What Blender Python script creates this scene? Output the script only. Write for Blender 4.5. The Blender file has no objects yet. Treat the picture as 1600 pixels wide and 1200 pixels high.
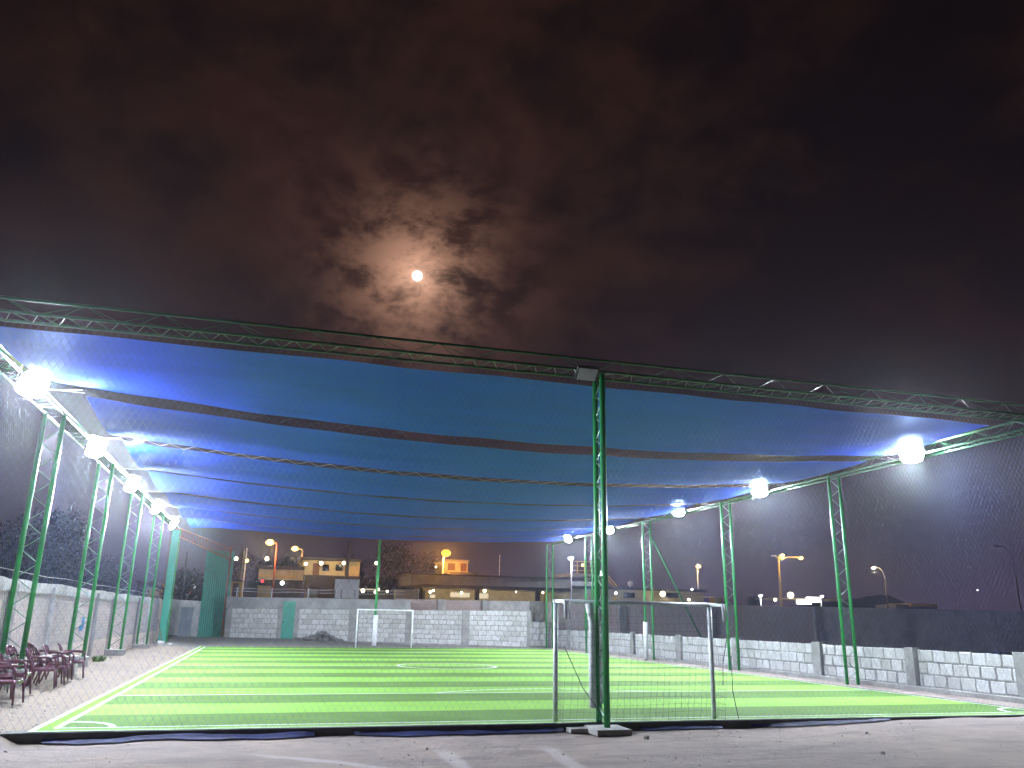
import bpy, math, random
from mathutils import Vector, Matrix, noise as mnoise
random.seed(7)
SC = bpy.context.scene
COL = SC.collection

# ------------------------------------------------------------------ camera
CAM_H, PITCH, YAW, ROLL, FPX = 1.6995, 0.280184, 0.278824, 0.0179596, 1270.33
_f = Vector((math.sin(YAW)*math.cos(PITCH), math.cos(YAW)*math.cos(PITCH), math.sin(PITCH)))
_r0 = Vector((math.cos(YAW), -math.sin(YAW), 0)); _u0 = _r0.cross(_f)
_r = math.cos(ROLL)*_r0 + math.sin(ROLL)*_u0
_u = -math.sin(ROLL)*_r0 + math.cos(ROLL)*_u0
cam_d = bpy.data.cameras.new("camera"); cam = bpy.data.objects.new("camera", cam_d); COL.objects.link(cam)
cam.matrix_world = Matrix(((_r.x, _u.x, -_f.x, 0), (_r.y, _u.y, -_f.y, 0), (_r.z, _u.z, -_f.z, CAM_H), (0, 0, 0, 1)))
cam_d.sensor_width = 36; cam_d.lens = FPX*36/1600; cam_d.clip_start = 0.1; cam_d.clip_end = 20000
SC.camera = cam
def ray(px, py): return (_f*FPX + _r*(px-800) - _u*(py-600)).normalized()
def at(px, py, Y):
    d = ray(px, py); t = Y/d.y
    return Vector((d.x*t, Y, CAM_H + d.z*t))

# ------------------------------------------------------------------ render look
SC.render.engine = 'CYCLES'
SC.view_settings.view_transform = 'Standard'; SC.view_settings.look = 'None'
SC.view_settings.exposure = 0; SC.view_settings.gamma = 1
SC.cycles.use_denoising = True
SC.cycles.max_bounces = 6; SC.cycles.diffuse_bounces = 3; SC.cycles.glossy_bounces = 2
SC.cycles.transmission_bounces = 3; SC.cycles.volume_bounces = 0; SC.cycles.transparent_max_bounces = 8
SC.cycles.sample_clamp_indirect = 4; SC.cycles.caustics_reflective = False; SC.cycles.caustics_refractive = False
SC.cycles.volume_step_rate = 4

# ------------------------------------------------------------------ node helpers
class NT:
    def __init__(s, nt): s.nt = nt
    def n(s, t, **kw):
        nd = s.nt.nodes.new(t)
        for k, v in kw.items(): setattr(nd, k, v)
        return nd
    def l(s, a, b): s.nt.links.new(a, b)
    def put(s, sock, v):
        if isinstance(v, bpy.types.NodeSocket): s.l(v, sock)
        elif v is not None: sock.default_value = v
    def m(s, op, a, b=None, c=None, clamp=False):
        nd = s.n('ShaderNodeMath', operation=op, use_clamp=clamp)
        s.put(nd.inputs[0], a)
        if b is not None: s.put(nd.inputs[1], b)
        if c is not None: s.put(nd.inputs[2], c)
        return nd.outputs[0]
    def vm(s, op, a, b=None):
        nd = s.n('ShaderNodeVectorMath', operation=op)
        s.put(nd.inputs[0], a)
        if b is not None:
            s.put(nd.inputs[3] if op == 'SCALE' else nd.inputs[1], b)
        return nd.outputs['Value'] if op in ('DOT_PRODUCT', 'LENGTH') else nd.outputs[0]
    def noise(s, vec, scale, detail=4, rough=.55, dist=0, col=False):
        nd = s.n('ShaderNodeTexNoise'); s.put(nd.inputs['Vector'], vec)
        nd.inputs['Scale'].default_value = scale; nd.inputs['Detail'].default_value = detail
        nd.inputs['Roughness'].default_value = rough; nd.inputs['Distortion'].default_value = dist
        return nd.outputs['Color' if col else 'Fac']
    def ramp(s, v, a, b, smooth=True):
        nd = s.n('ShaderNodeMapRange', interpolation_type='SMOOTHSTEP' if smooth else 'LINEAR')
        s.put(nd.inputs[0], v); nd.inputs[1].default_value = a; nd.inputs[2].default_value = b
        return nd.outputs[0]
    def mix(s, f, a, b):
        nd = s.n('ShaderNodeMix', data_type='RGBA')
        s.put(nd.inputs[0], f)
        for k, v in ((6, a), (7, b)):
            if isinstance(v, tuple) and len(v) == 3: v = (*v, 1)
            s.put(nd.inputs[k], v)
        return nd.outputs[2]

# ------------------------------------------------------------------ night sky with moonlit clouds
MOON = ray(652, 431)
world = bpy.data.worlds.new("World"); SC.world = world; world.use_nodes = True
W = NT(world.node_tree); world.node_tree.nodes.clear()
tc = W.n('ShaderNodeTexCoord'); d = W.vm('NORMALIZE', tc.outputs['Generated'])
sx = W.n('ShaderNodeSeparateXYZ'); W.l(d, sx.inputs[0]); dz = sx.outputs[2]
warp = W.noise(d, 3.2, 3, .5, 0, col=True)
wd = W.vm('ADD', d, W.vm('SCALE', W.vm('SUBTRACT', warp, (.5, .5, .5)), .07))
strch = W.vm('MULTIPLY', wd, (1, 1, 1.5))
big = W.noise(strch, 2.6, 5, .55, .2)
mid = W.noise(strch, 9.5, 10, .66, .15)
fine = W.noise(strch, 19, 8, .62, .35)
puff = W.noise(W.vm('ADD', strch, (3.1, 1.7, 0.4)), 17, 12, .64, .05)
cl = W.m('ADD', W.m('MULTIPLY', big, .62), W.m('MULTIPLY', mid, .38))
cloud = W.ramp(cl, .38, .62)
ang = W.m('ARCCOSINE', W.m('MINIMUM', W.vm('DOT_PRODUCT', d, tuple(MOON)), .999999))
def falloff(k, p=1.0): return W.m('EXPONENT', W.m('MULTIPLY', W.m('POWER', W.m('DIVIDE', ang, k), p), -1))
lowsky = W.m('EXPONENT', W.m('MULTIPLY', W.m('MAXIMUM', dz, 0), -5.5))
base = W.mix(cloud, (.0080, .0055, .0070), (.030, .0130, .0098))
texd = W.m('ADD', W.m('MULTIPLY', fine, .7), .65)
base = W.vm('SCALE', base, texd)
dim = W.m('ADD', W.m('MULTIPLY', falloff(.50, 1.6), .62), .34)
base = W.vm('SCALE', base, dim)
base = W.vm('ADD', base, W.vm('SCALE', (.048, .032, .052), lowsky))
pf = W.ramp(W.m('ADD', W.m('MULTIPLY', puff, .75), W.m('MULTIPLY', fine, .25)), .40, .60)
lit = W.m('ADD', W.m('MULTIPLY', falloff(.052, 1.4), .66), W.m('MULTIPLY', falloff(.13, 1.3), .022))
litc = W.m('MULTIPLY', lit, W.m('ADD', W.m('MULTIPLY', pf, .96), .05))
skyc = W.vm('ADD', base, W.vm('SCALE', (1.0, .52, .34), litc))
skyc = W.vm('ADD', skyc, W.vm('SCALE', (1.0, .62, .42), W.m('MULTIPLY', falloff(.014, 1.0), .6)))
bg = W.n('ShaderNodeBackground'); W.l(skyc, bg.inputs[0]); bg.inputs[1].default_value = 1.0
wo = W.n('ShaderNodeOutputWorld'); W.l(bg.outputs[0], wo.inputs[0])

# faint moonlight
sl = bpy.data.lights.new("moonlight", 'SUN'); sl.energy = .02; sl.angle = math.radians(.6); sl.color = (1, .8, .65)
so = bpy.data.objects.new("moonlight", sl); COL.objects.link(so)
so.rotation_euler = (-MOON).to_track_quat('-Z', 'Y').to_euler()

# ------------------------------------------------------------------ materials
def mat(name, c1, c2=None, scale=4, rough=.7, bump=0, metal=0, coat=0, spec=.5, detail=5, lo=.35, hi=.65, bscale=None):
    m = bpy.data.materials.new(name); m.use_nodes = True
    N = NT(m.node_tree); b = m.node_tree.nodes['Principled BSDF']
    b.inputs['Roughness'].default_value = rough; b.inputs['Metallic'].default_value = metal
    b.inputs['Coat Weight'].default_value = coat; b.inputs['Specular IOR Level'].default_value = spec
    t = N.n('ShaderNodeTexCoord').outputs['Object']
    f = N.noise(t, scale, detail, .6)
    c2 = c2 or tuple(x*.75 for x in c1)
    N.l(N.mix(N.ramp(f, lo, hi), c1, c2), b.inputs['Base Color'])
    if bump:
        bn = N.n('ShaderNodeBump'); bn.inputs['Strength'].default_value = 1; bn.inputs['Distance'].default_value = bump
        N.l(N.noise(t, bscale or scale*5, 6, .65), bn.inputs['Height']); N.l(bn.outputs[0], b.inputs['Normal'])
    return m
def emit(name, c, s):
    m = bpy.data.materials.new(name); m.use_nodes = True; m.node_tree.nodes.clear()
    N = NT(m.node_tree); e = N.n('ShaderNodeEmission'); e.inputs[0].default_value = (*c, 1); e.inputs[1].default_value = s
    o = N.n('ShaderNodeOutputMaterial'); N.l(e.outputs[0], o.inputs[0]); return m

M = {}
M['green'] = mat('shaded_green_paint', (.007, .100, .032), (.006, .07, .024), 3, .32, .0006, coat=.3, bscale=30)  # post green darkened: dim light on the trusses is put into the colour
M['greenl'] = mat('bright_green_paint', (.020, .33, .085), (.016, .24, .065), 3, .35, .0006, coat=.2, bscale=30)
M['rod'] = mat('pale_rod_steel', (.22, .42, .30), (.14, .26, .20), 6, .4, metal=.2)
M['teal'] = mat('teal_paint', (.034, .32, .24), (.029, .27, .205), 2, .45, .001, bscale=12)
M['tealp'] = mat('pale_teal_paint', (.04, .33, .25), (.034, .28, .21), 2, .5)
M['white'] = mat('white_paint', (.78, .80, .82), (.68, .70, .72), 5, .35, coat=.2)
M['galv'] = mat('galvanised_steel', (.74, .75, .80), (.56, .58, .64), 9, .45, metal=.05)
M['foam'] = mat('white_foam', (.90, .90, .94), (.76, .76, .82), 7, .6, .01, bscale=9)
M['conc'] = mat('concrete', (.36, .35, .34), (.25, .24, .235), 2.2, .9, .01, bscale=18)
M['concl'] = mat('pale_concrete', (.58, .55, .53), (.42, .40, .385), 2.0, .9, .01, bscale=14)
M['concd'] = mat('dark_concrete', (.10, .10, .10), (.06, .06, .062), 3, .9, .015)
M['mortar'] = mat('mortar', (.33, .32, .31), (.22, .215, .21), 5, .95, .01)
M['plaster'] = mat('grey_plaster', (.68, .67, .69), (.52, .52, .54), 1.3, .9, .006)
M['band'] = mat('aged_plaster_band', (.36, .35, .36), (.25, .245, .25), 1.1, .92, .006)
M['line'] = mat('line_turf', (.55, .60, .56), (.42, .48, .43), 30, .9)
M['net'] = mat('net_twine', (.10, .13, .32), (.08, .10, .26), 2, .55, spec=.35)
M['netd'] = mat('dark_net_twine', (.025, .035, .03), (.02, .03, .025), 2, .7)
M['rope'] = mat('white_rope', (.55, .55, .58), (.4, .4, .42), 20, .6)
M['roped'] = mat('dark_rope', (.05, .06, .09), (.035, .04, .06), 20, .8)
M['tarp'] = mat('blue_tarpaulin', (.010, .018, .11), (.006, .010, .06), 5, .75, .02, bscale=8)
M['maroon'] = mat('maroon_plastic', (.14, .050, .080), (.11, .038, .062), 5, .22, coat=.3)
M['greyp'] = mat('grey_plastic', (.25, .29, .31), (.19, .22, .24), 5, .35)
M['black'] = mat('black_housing', (.02, .02, .022), (.015, .015, .016), 5, .5)
M['glassoff'] = mat('frosted_glass', (.62, .66, .68), (.56, .6, .62), 5, .3)
M['orange'] = mat('orange_lit_steel', (.30, .08, .03), (.16, .05, .025), .5, .6)  # orange lamp light on the beam is put into its base colour
M['redpole'] = mat('rusty_red_paint', (.34, .05, .03), (.22, .035, .02), 4, .7)
M['cream'] = mat('cream_render', (.48, .42, .27), (.38, .33, .21), 1.2, .9)
M['yellow'] = mat('yellow_render', (.60, .42, .12), (.50, .34, .10), 1.2, .9)
M['greyw'] = mat('grey_render', (.26, .25, .25), (.20, .19, .19), 1.0, .9)
M['roofd'] = mat('dark_roofing', (.05, .05, .06), (.035, .035, .04), 3, .8)
M['brownd'] = mat('brown_door', (.16, .07, .04), (.11, .05, .03), 5, .7)
M['panelw'] = mat('white_panel', (.84, .84, .88), (.76, .76, .80), .6, .7)
M['wood'] = mat('pole_wood', (.16, .12, .09), (.11, .08, .06), 4, .85)
M['bark'] = mat('bark', (.07, .05, .035), (.045, .032, .022), 9, .95, .02)
M['leaf'] = mat('leaf', (.011, .018, .012), (.006, .010, .008), 2.5, .8, spec=.1)
M['weed'] = mat('weed_leaf', (.10, .17, .05), (.06, .11, .03), 6, .6)
M['grit'] = mat('grit', (.34, .31, .30), (.18, .165, .16), 3, .95)
M['rock'] = mat('rubble', (.26, .25, .24), (.14, .135, .13), 3, .95, .03, bscale=9)
M['winoff'] = mat('dark_window_glass', (.012, .015, .022), (.01, .012, .018), 5, .15)
M['greysheet'] = mat('grey_board', (.24, .28, .32), (.17, .20, .24), 1.8, .7)
M['hill'] = mat('hill_scrub', (.012, .013, .022), (.008, .009, .016), .05, 1)
M['blue'] = mat('blue_spray_paint', (.03, .30, .62), (.03, .22, .5), 20, .8)
M['bag'] = mat('white_plastic_bag', (.62, .6, .6), (.45, .44, .44), 9, .5, .02)
M['lampw'] = emit('floodlight_led', (.80, .90, 1.0), 2300)
M['moon'] = emit('moon_disc', (1.0, .84, .70), 3.0)
M['sod'] = emit('sodium_lamp', (1.0, .66, .22), 4)
M['sodo'] = emit('orange_lamp', (1.0, .36, .03), 3)
M['warm'] = emit('warm_white_lamp', (1.0, .84, .52), 10)
M['cool'] = emit('cool_white_lamp', (.9, .95, 1.0), 12)
M['red'] = emit('red_lamp', (1.0, .04, .05), 1.6)
M['litw'] = emit('lit_window', (1.0, .86, .60), .8)

# blocks: tone per block from an attribute
def block_mat(name, ca, cb, cc, bump=.02):
    m = bpy.data.materials.new(name); m.use_nodes = True
    N = NT(m.node_tree); b = m.node_tree.nodes['Principled BSDF']; b.inputs['Roughness'].default_value = .92
    a = N.n('ShaderNodeAttribute', attribute_name='tone').outputs['Fac']
    t = N.n('ShaderNodeTexCoord').outputs['Object']
    f = N.ramp(N.noise(t, 5, 7, .65), .35, .7)
    c = N.mix(a, ca, cb); c = N.mix(N.m('MULTIPLY', f, .55), c, cc)
    N.l(c, b.inputs['Base Color'])
    bn = N.n('ShaderNodeBump'); bn.inputs['Distance'].default_value = bump; bn.inputs['Strength'].default_value = 1
    N.l(N.noise(t, 16, 6, .7), bn.inputs['Height']); N.l(bn.outputs[0], b.inputs['Normal'])
    return m
M['block'] = block_mat('white_ashlar_block', (.64, .63, .64), (.46, .445, .43), (.36, .35, .34))

# brick wall material
def brick_mat(name, c1, c2, mo, axis):
    m = bpy.data.materials.new(name); m.use_nodes = True
    N = NT(m.node_tree); b = m.node_tree.nodes['Principled BSDF']; b.inputs['Roughness'].default_value = .93
    t = N.n('ShaderNodeTexCoord').outputs['Object']
    s = N.n('ShaderNodeSeparateXYZ'); N.l(t, s.inputs[0]); cb = N.n('ShaderNodeCombineXYZ')
    N.l(s.outputs[axis], cb.inputs[0]); N.l(s.outputs[2], cb.inputs[1])
    br = N.n('ShaderNodeTexBrick'); N.l(cb.outputs[0], br.inputs['Vector'])
    for k, v in (('Scale', 1), ('Mortar Size', .012), ('Brick Width', .25), ('Row Height', .11), ('Mortar Smooth', .3)): br.inputs[k].default_value = v
    br.inputs['Color1'].default_value = (*c1, 1); br.inputs['Color2'].default_value = (*c2, 1); br.inputs['Mortar'].default_value = (*mo, 1)
    f = N.ramp(N.noise(t, .9, 6, .65), .42, .66)
    c = N.mix(N.m('MULTIPLY', f, .7), br.outputs[0], mo)
    N.l(c, b.inputs['Base Color'])
    bn = N.n('ShaderNodeBump'); bn.inputs['Distance'].default_value = .008; N.l(N.m('SUBTRACT', 1, br.outputs[1]), bn.inputs['Height']); N.l(bn.outputs[0], b.inputs['Normal'])
    return m
M['brickY'] = brick_mat('worn_brick_side', (.64, .49, .44), (.57, .45, .40), (.60, .55, .51), 1)
M['brickX'] = brick_mat('worn_brick_shaded', (.40, .285, .27), (.34, .245, .24), (.36, .32, .31), 0)  # copy of the brick darkened to offset strong lamp light on the left panels

M['brickR'] = brick_mat('worn_brick_lit', (.64, .50, .48), (.56, .44, .43), (.58, .54, .53), 0)  # same brick lightened, standing in for lamp light on the right panels
# shade cloth: thin woven mesh that lets a little light through
def cloth_mat():
    m = bpy.data.materials.new('blue_shade_cloth'); m.use_nodes = True; m.node_tree.nodes.clear()
    N = NT(m.node_tree)
    t = N.n('ShaderNodeTexCoord').outputs['Object']
    c = N.mix(N.ramp(N.noise(N.vm('MULTIPLY', t, (.25, 2.0, 1)), 1.3, 4, .55), .35, .7), (.004, .046, .66), (.007, .058, .76))
    df = N.n('ShaderNodeBsdfDiffuse'); N.l(c, df.inputs[0])
    tr = N.n('ShaderNodeBsdfTranslucent'); N.l(c, tr.inputs[0])
    gl = N.n('ShaderNodeBsdfGlossy'); gl.inputs[0].default_value = (.55, .7, 1, 1); gl.inputs[1].default_value = .45
    a = N.n('ShaderNodeMixShader'); a.inputs[0].default_value = .04; N.l(df.outputs[0], a.inputs[1]); N.l(tr.outputs[0], a.inputs[2])
    fr = N.n('ShaderNodeLayerWeight'); fr.inputs[0].default_value = .25
    b = N.n('ShaderNodeMixShader'); N.l(N.m('MULTIPLY', fr.outputs[0], .13), b.inputs[0]); N.l(a.outputs[0], b.inputs[1]); N.l(gl.outputs[0], b.inputs[2])
    o = N.n('ShaderNodeOutputMaterial'); N.l(b.outputs[0], o.inputs[0])
    return m
M['cloth'] = cloth_mat()

# turf stripes
GL0, SW = 14.35, 1.7557
def turf_mat():
    m = bpy.data.materials.new('striped_turf'); m.use_nodes = True
    N = NT(m.node_tree); b = m.node_tree.nodes['Principled BSDF']; b.inputs['Roughness'].default_value = .85
    b.inputs['Specular IOR Level'].default_value = .06
    t = N.n('ShaderNodeTexCoord').outputs['Object']
    s = N.n('ShaderNodeSeparateXYZ'); N.l(t, s.inputs[0]); X, Y = s.outputs[0], s.outputs[1]
    jig = N.m('MULTIPLY', N.m('SUBTRACT', N.noise(t, 14, 3), .5), .05)
    k = N.m('DIVIDE', N.m('SUBTRACT', N.m('ADD', Y, jig), GL0), SW*2)
    fr = N.m('FRACT', k)
    st = N.m('GREATER_THAN', fr, .5)
    side = N.m('GREATER_THAN', -2.82, X)
    right = N.m('GREATER_THAN', X, 15.79)
    front = N.m('LESS_THAN', Y, GL0-.02)
    light = N.m('MAXIMUM', N.m('MAXIMUM', st, side), front)
    fine = N.noise(t, 70, 5, .75); mid = N.noise(t, 3.0, 5, .6)
    big = N.noise(t, .55, 4, .55); mott = N.m('ADD', N.m('ADD', N.m('MULTIPLY', N.ramp(fine, .25, .75), .7), N.m('MULTIPLY', N.ramp(mid, .3, .7), .4)), N.m('SUBTRACT', N.m('MULTIPLY', N.ramp(big, .35, .65), .7), .4))
    dark = N.mix(mott, (.096, .182, .044), (.122, .225, .062))
    lt = N.mix(mott, (.190, .375, .065), (.230, .44, .090))
    c = N.mix(light, dark, lt)
    sd = N.mix(mott, (.155, .305, .040), (.185, .355, .055)); c = N.mix(side, c, sd)
    c = N.mix(right, c, N.mix(mott, (.028, .075, .038), (.038, .10, .05)))
    seam = N.m('LESS_THAN', N.m('ABSOLUTE', N.m('SUBTRACT', N.m('FRACT', N.m('MULTIPLY', k, 2)), .5)), .492); seam = N.m('SUBTRACT', 1, seam)
    c = N.mix(N.m('MULTIPLY', seam, .35), c, (.06, .12, .03))
    N.l(c, b.inputs['Base Color'])
    bn = N.n('ShaderNodeBump'); bn.inputs['Distance'].default_value = .02; N.l(N.noise(t, 45, 5, .8), bn.inputs['Height']); N.l(bn.outputs[0], b.inputs['Normal'])
    return m
M['turf'] = turf_mat()

def gpt(px, py, z=-.16):
    d_ = ray(px, py); t_ = (z-CAM_H)/d_.z; return d_.x*t_, d_.y*t_
TRK = []
for (a_, b_) in (((678, 1165), (716, 1197)), ((838, 1160), (892, 1196)), ((300, 1172), (520, 1196))):
    (x0_, y0_), (x1_, y1_) = gpt(*a_), gpt(*b_); L_ = math.hypot(x1_-x0_, y1_-y0_); TRK.append((x0_, y0_, -(y1_-y0_)/L_, (x1_-x0_)/L_))
def ground_mat():
    m = bpy.data.materials.new('dirt_ground'); m.use_nodes = True
    N = NT(m.node_tree); b = m.node_tree.nodes['Principled BSDF']; b.inputs['Roughness'].default_value = .95
    b.inputs['Specular IOR Level'].default_value = .2
    t = N.n('ShaderNodeTexCoord').outputs['Object']
    s = N.n('ShaderNodeSeparateXYZ'); N.l(t, s.inputs[0]); X, Y = s.outputs[0], s.outputs[1]
    n1 = N.ramp(N.noise(t, .35, 6, .6, .4), .38, .64); n2 = N.ramp(N.noise(t, 2.2, 7, .68), .34, .68); n3 = N.noise(t, 26, 6, .75)
    n4 = N.ramp(N.noise(N.vm('MULTIPLY', t, (.5, 2.2, 1)), 1.1, 7, .65, .6), .46, .66)
    soil = N.mix(n1, (.30, .238, .222), (.385, .30, .262)); soil = N.mix(N.m('MULTIPLY', n2, .6), soil, (.25, .215, .21))
    soil = N.mix(N.m('MULTIPLY', n4, .55), soil, (.17, .15, .16))
    sand = N.mix(n1, (.220, .172, .132), (.180, .145, .118)); sand = N.mix(N.m('MULTIPLY', n2, .55), sand, (.245, .205, .172))
    grey = N.mix(n2, (.26, .25, .235), (.19, .185, .175))
    wob = N.m('MULTIPLY', N.m('SUBTRACT', N.noise(t, .8, 5), .5), 2.2)
    issand = N.m('MULTIPLY', N.ramp(N.m('ADD', Y, N.m('MULTIPLY', wob, .25)), 13.3, 14.05), N.ramp(N.m('MULTIPLY', X, -1), 2.7, 2.9))
    isgrey = N.ramp(N.m('ADD', Y, wob), 43.5, 46.5)
    c = N.mix(issand, soil, sand)
    c = N.mix(isgrey, c, grey)
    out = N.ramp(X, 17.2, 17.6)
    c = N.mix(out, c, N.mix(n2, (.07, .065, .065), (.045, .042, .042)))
    for (tx, ty, nx_, ny_) in TRK:
        dist = N.m('ABSOLUTE', N.m('ADD', N.m('ADD', N.m('MULTIPLY', X, nx_), N.m('MULTIPLY', Y, ny_)), N.m('MULTIPLY', wob, .06) if False else -(tx*nx_+ty*ny_)))
        msk = N.m('MULTIPLY', N.m('SUBTRACT', 1, N.ramp(N.m('ADD', dist, N.m('MULTIPLY', wob, .06)), .05, .17)), N.ramp(Y, 12.6, 12.0))
        c = N.mix(N.m('MULTIPLY', msk, .6), c, (.50, .44, .45))
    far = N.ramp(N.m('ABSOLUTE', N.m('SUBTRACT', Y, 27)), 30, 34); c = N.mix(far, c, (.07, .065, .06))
    sp = N.ramp(n3, .30, .75); c = N.mix(N.m('MULTIPLY', sp, .25), c, (.14, .13, .13))
    peb = N.n('ShaderNodeTexVoronoi'); N.l(t, peb.inputs['Vector']); peb.inputs['Scale'].default_value = 7
    pm = N.m('MULTIPLY', N.m('LESS_THAN', peb.outputs['Distance'], .10), N.ramp(N.noise(t, 1.6, 2), .5, .6))
    c = N.mix(N.m('MULTIPLY', pm, .6), c, (.45, .42, .41))
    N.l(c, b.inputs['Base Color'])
    h = N.m('ADD', N.m('MULTIPLY', N.noise(t, 5, 8, .7), 1), N.m('MULTIPLY', n3, .35))
    bn = N.n('ShaderNodeBump'); bn.inputs['Distance'].default_value = .05; N.l(h, bn.inputs['Height']); N.l(bn.outputs[0], b.inputs['Normal'])
    return m
M['ground'] = ground_mat()

# ------------------------------------------------------------------ mesh helpers
def tag(o, label=None, cat=None, group=None, kind=None):
    if label: o['label'] = label
    if cat: o['category'] = cat
    if group: o['group'] = group
    if kind: o['kind'] = kind
    return o
def empty(name, loc=(0, 0, 0), rz=0):
    o = bpy.data.objects.new(name, None); COL.objects.link(o); o.location = loc; o.rotation_euler = (0, 0, rz); o.empty_display_size = .2
    return o
class MB:
    def __init__(s): s.v = []; s.f = []; s.tone = []
    def add(s, vs, fs, tone=0):
        k = len(s.v); s.v += [tuple(v) for v in vs]; s.f += [tuple(i+k for i in f) for f in fs]; s.tone += [tone]*len(vs); return s
    def box(s, c, d, rz=0, M4=None, tone=0, jit=0, top=1.0):
        vs = []
        for z in (-.5, .5):
            for x, y in ((-.5, -.5), (.5, -.5), (.5, .5), (-.5, .5)):
                k = top if z > 0 else 1
                p = Vector((x*d[0]*k, y*d[1]*k, z*d[2]))
                if jit: p += Vector((random.uniform(-jit, jit), random.uniform(-jit, jit), random.uniform(-jit, jit)))
                if M4 is not None: p = M4 @ p
                elif rz: p = Matrix.Rotation(rz, 3, 'Z') @ p
                vs.append(p + Vector(c) if M4 is None else p)
        return s.add(vs, [(0, 3, 2, 1), (4, 5, 6, 7), (0, 1, 5, 4), (1, 2, 6, 5), (2, 3, 7, 6), (3, 0, 4, 7)], tone)
    def span(s, x0, x1, y0, y1, z0, z1, **k): return s.box(((x0+x1)/2, (y0+y1)/2, (z0+z1)/2), (x1-x0, y1-y0, z1-z0), **k)
    def tube(s, pts, r, n=8, caps=True, r1=None):
        pts = [Vector(p) for p in pts]; L = len(pts); vs = []
        for i, p in enumerate(pts):
            t = (pts[min(i+1, L-1)] - pts[max(i-1, 0)]).normalized()
            a = t.orthogonal().normalized() if i == 0 else (a - t*a.dot(t)).normalized()
            b = t.cross(a); rr = r if r1 is None else r + (r1-r)*i/(L-1)
            for k in range(n):
                th = 2*math.pi*k/n; vs.append(p + (a*math.cos(th) + b*math.sin(th))*rr)
        fs = []
        for i in range(L-1):
            for k in range(n):
                fs.append((i*n+k, i*n+(k+1) % n, (i+1)*n+(k+1) % n, (i+1)*n+k))
        if caps: fs += [tuple(range(n-1, -1, -1)), tuple(range((L-1)*n, L*n))]
        return s.add(vs, fs)
    def ball(s, c, r, n=10, m=6, sz=1, jit=0):
        vs = [Vector((0, 0, 1))]
        for i in range(1, m):
            for k in range(n):
                a = math.pi*i/m; b = 2*math.pi*k/n; vs.append(Vector((math.sin(a)*math.cos(b), math.sin(a)*math.sin(b), math.cos(a))))
        vs.append(Vector((0, 0, -1)))
        vs = [Vector((v.x*r, v.y*r, v.z*r*sz))*(1+random.uniform(-jit, jit)) + Vector(c) for v in vs]
        fs = [(0, 1+k, 1+(k+1) % n) for k in range(n)]
        for i in range(m-2):
            for k in range(n): fs.append((1+i*n+k, 1+(i+1)*n+k, 1+(i+1)*n+(k+1) % n, 1+i*n+(k+1) % n))
        e = len(vs)-1; fs += [(e, 1+(m-2)*n+(k+1) % n, 1+(m-2)*n+k) for k in range(n)]
        return s.add(vs, fs)
    def grid(s, P, nu, nv):
        vs = [P(i/nu, j/nv) for j in range(nv+1) for i in range(nu+1)]
        return s.add(vs, [(j*(nu+1)+i, j*(nu+1)+i+1, (j+1)*(nu+1)+i+1, (j+1)*(nu+1)+i) for j in range(nv) for i in range(nu)])
    def build(s, name, m, parent=None, smooth=False, bevel=0, solid=0, tones=False):
        me = bpy.data.meshes.new(name); me.from_pydata(s.v, [], s.f); me.update()
        if tones:
            at_ = me.attributes.new('tone', 'FLOAT', 'POINT'); at_.data.foreach_set('value', s.tone)
        if smooth: me.polygons.foreach_set('use_smooth', [True]*len(me.polygons))
        me.materials.append(m); o = bpy.data.objects.new(name, me); COL.objects.link(o)
        if parent is not None: o.parent = parent
        if solid: q = o.modifiers.new('solid', 'SOLIDIFY'); q.thickness = solid
        if bevel: q = o.modifiers.new('bevel', 'BEVEL'); q.width = bevel; q.segments = 2; q.limit_method = 'ANGLE'
        return o
def children(o): return [c for c in bpy.data.objects if c.parent == o]
def copy_tree(o, parent=None):
    c = o.copy(); COL.objects.link(c); c.parent = parent
    for ch in children(o): copy_tree(ch, c)
    return c
def point_light(name, p, col, power, r=.15, parent=None):
    l = bpy.data.lights.new(name, 'POINT'); l.energy = power; l.color = col; l.shadow_soft_size = r
    o = bpy.data.objects.new(name, l); COL.objects.link(o); o.location = p
    if parent is not None: o.parent = parent
    return o
ORD = ['first', 'second', 'third', 'fourth', 'fifth', 'sixth', 'seventh', 'eighth']

# ------------------------------------------------------------------ setting: ground
def wn(x, y, s, a): return a*mnoise.noise(Vector((x*s, y*s, 3.3)))
def sstep(a, b, x):
    t = min(1, max(0, (x-a)/(b-a))); return t*t*(3-2*t)
def gh(x, y):
    front = -.135 + .12*sstep(7, 15, x) + wn(x, y, .7, .035) + wn(x, y, 2.3, .015)
    inside = -.10
    left = -.015 + .14*sstep(-3.3, -4.8, x) + wn(x, y, .8, .03)*sstep(-3.2, -3.8, x)
    back = .27*sstep(47, 54, y)*sstep(12, 0, x) + .005
    right = .0 + wn(x, y, .9, .02)
    z = inside
    if x < -3.12: z = left + .27*sstep(47, 54, y)
    elif x > 15.98: z = right
    elif y > 47.2: z = back
    if x < -3.4 and y < 14.2: return front + (left-front)*sstep(12.4, 14.15, y)
    if y < 13.9: z = front
    elif y < 14.15: z = front + (z-front)*(y-13.9)/.25 if (x < -3.4 or x > 15.98) else front
    if y > 60: z = .0
    return z
xs = [-140, -90, -60, -40, -25, -15, -10, -8, -7] + [-6.5+.25*i for i in range(13)] + [-3.2, -3.0, -2.6] + [-2+.5*i for i in range(35)] + [15.6, 15.8, 15.95, 16.05, 16.3, 16.6, 17, 17.5, 18, 19, 21, 24, 28, 35, 45, 60, 90, 140, 190]
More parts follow.
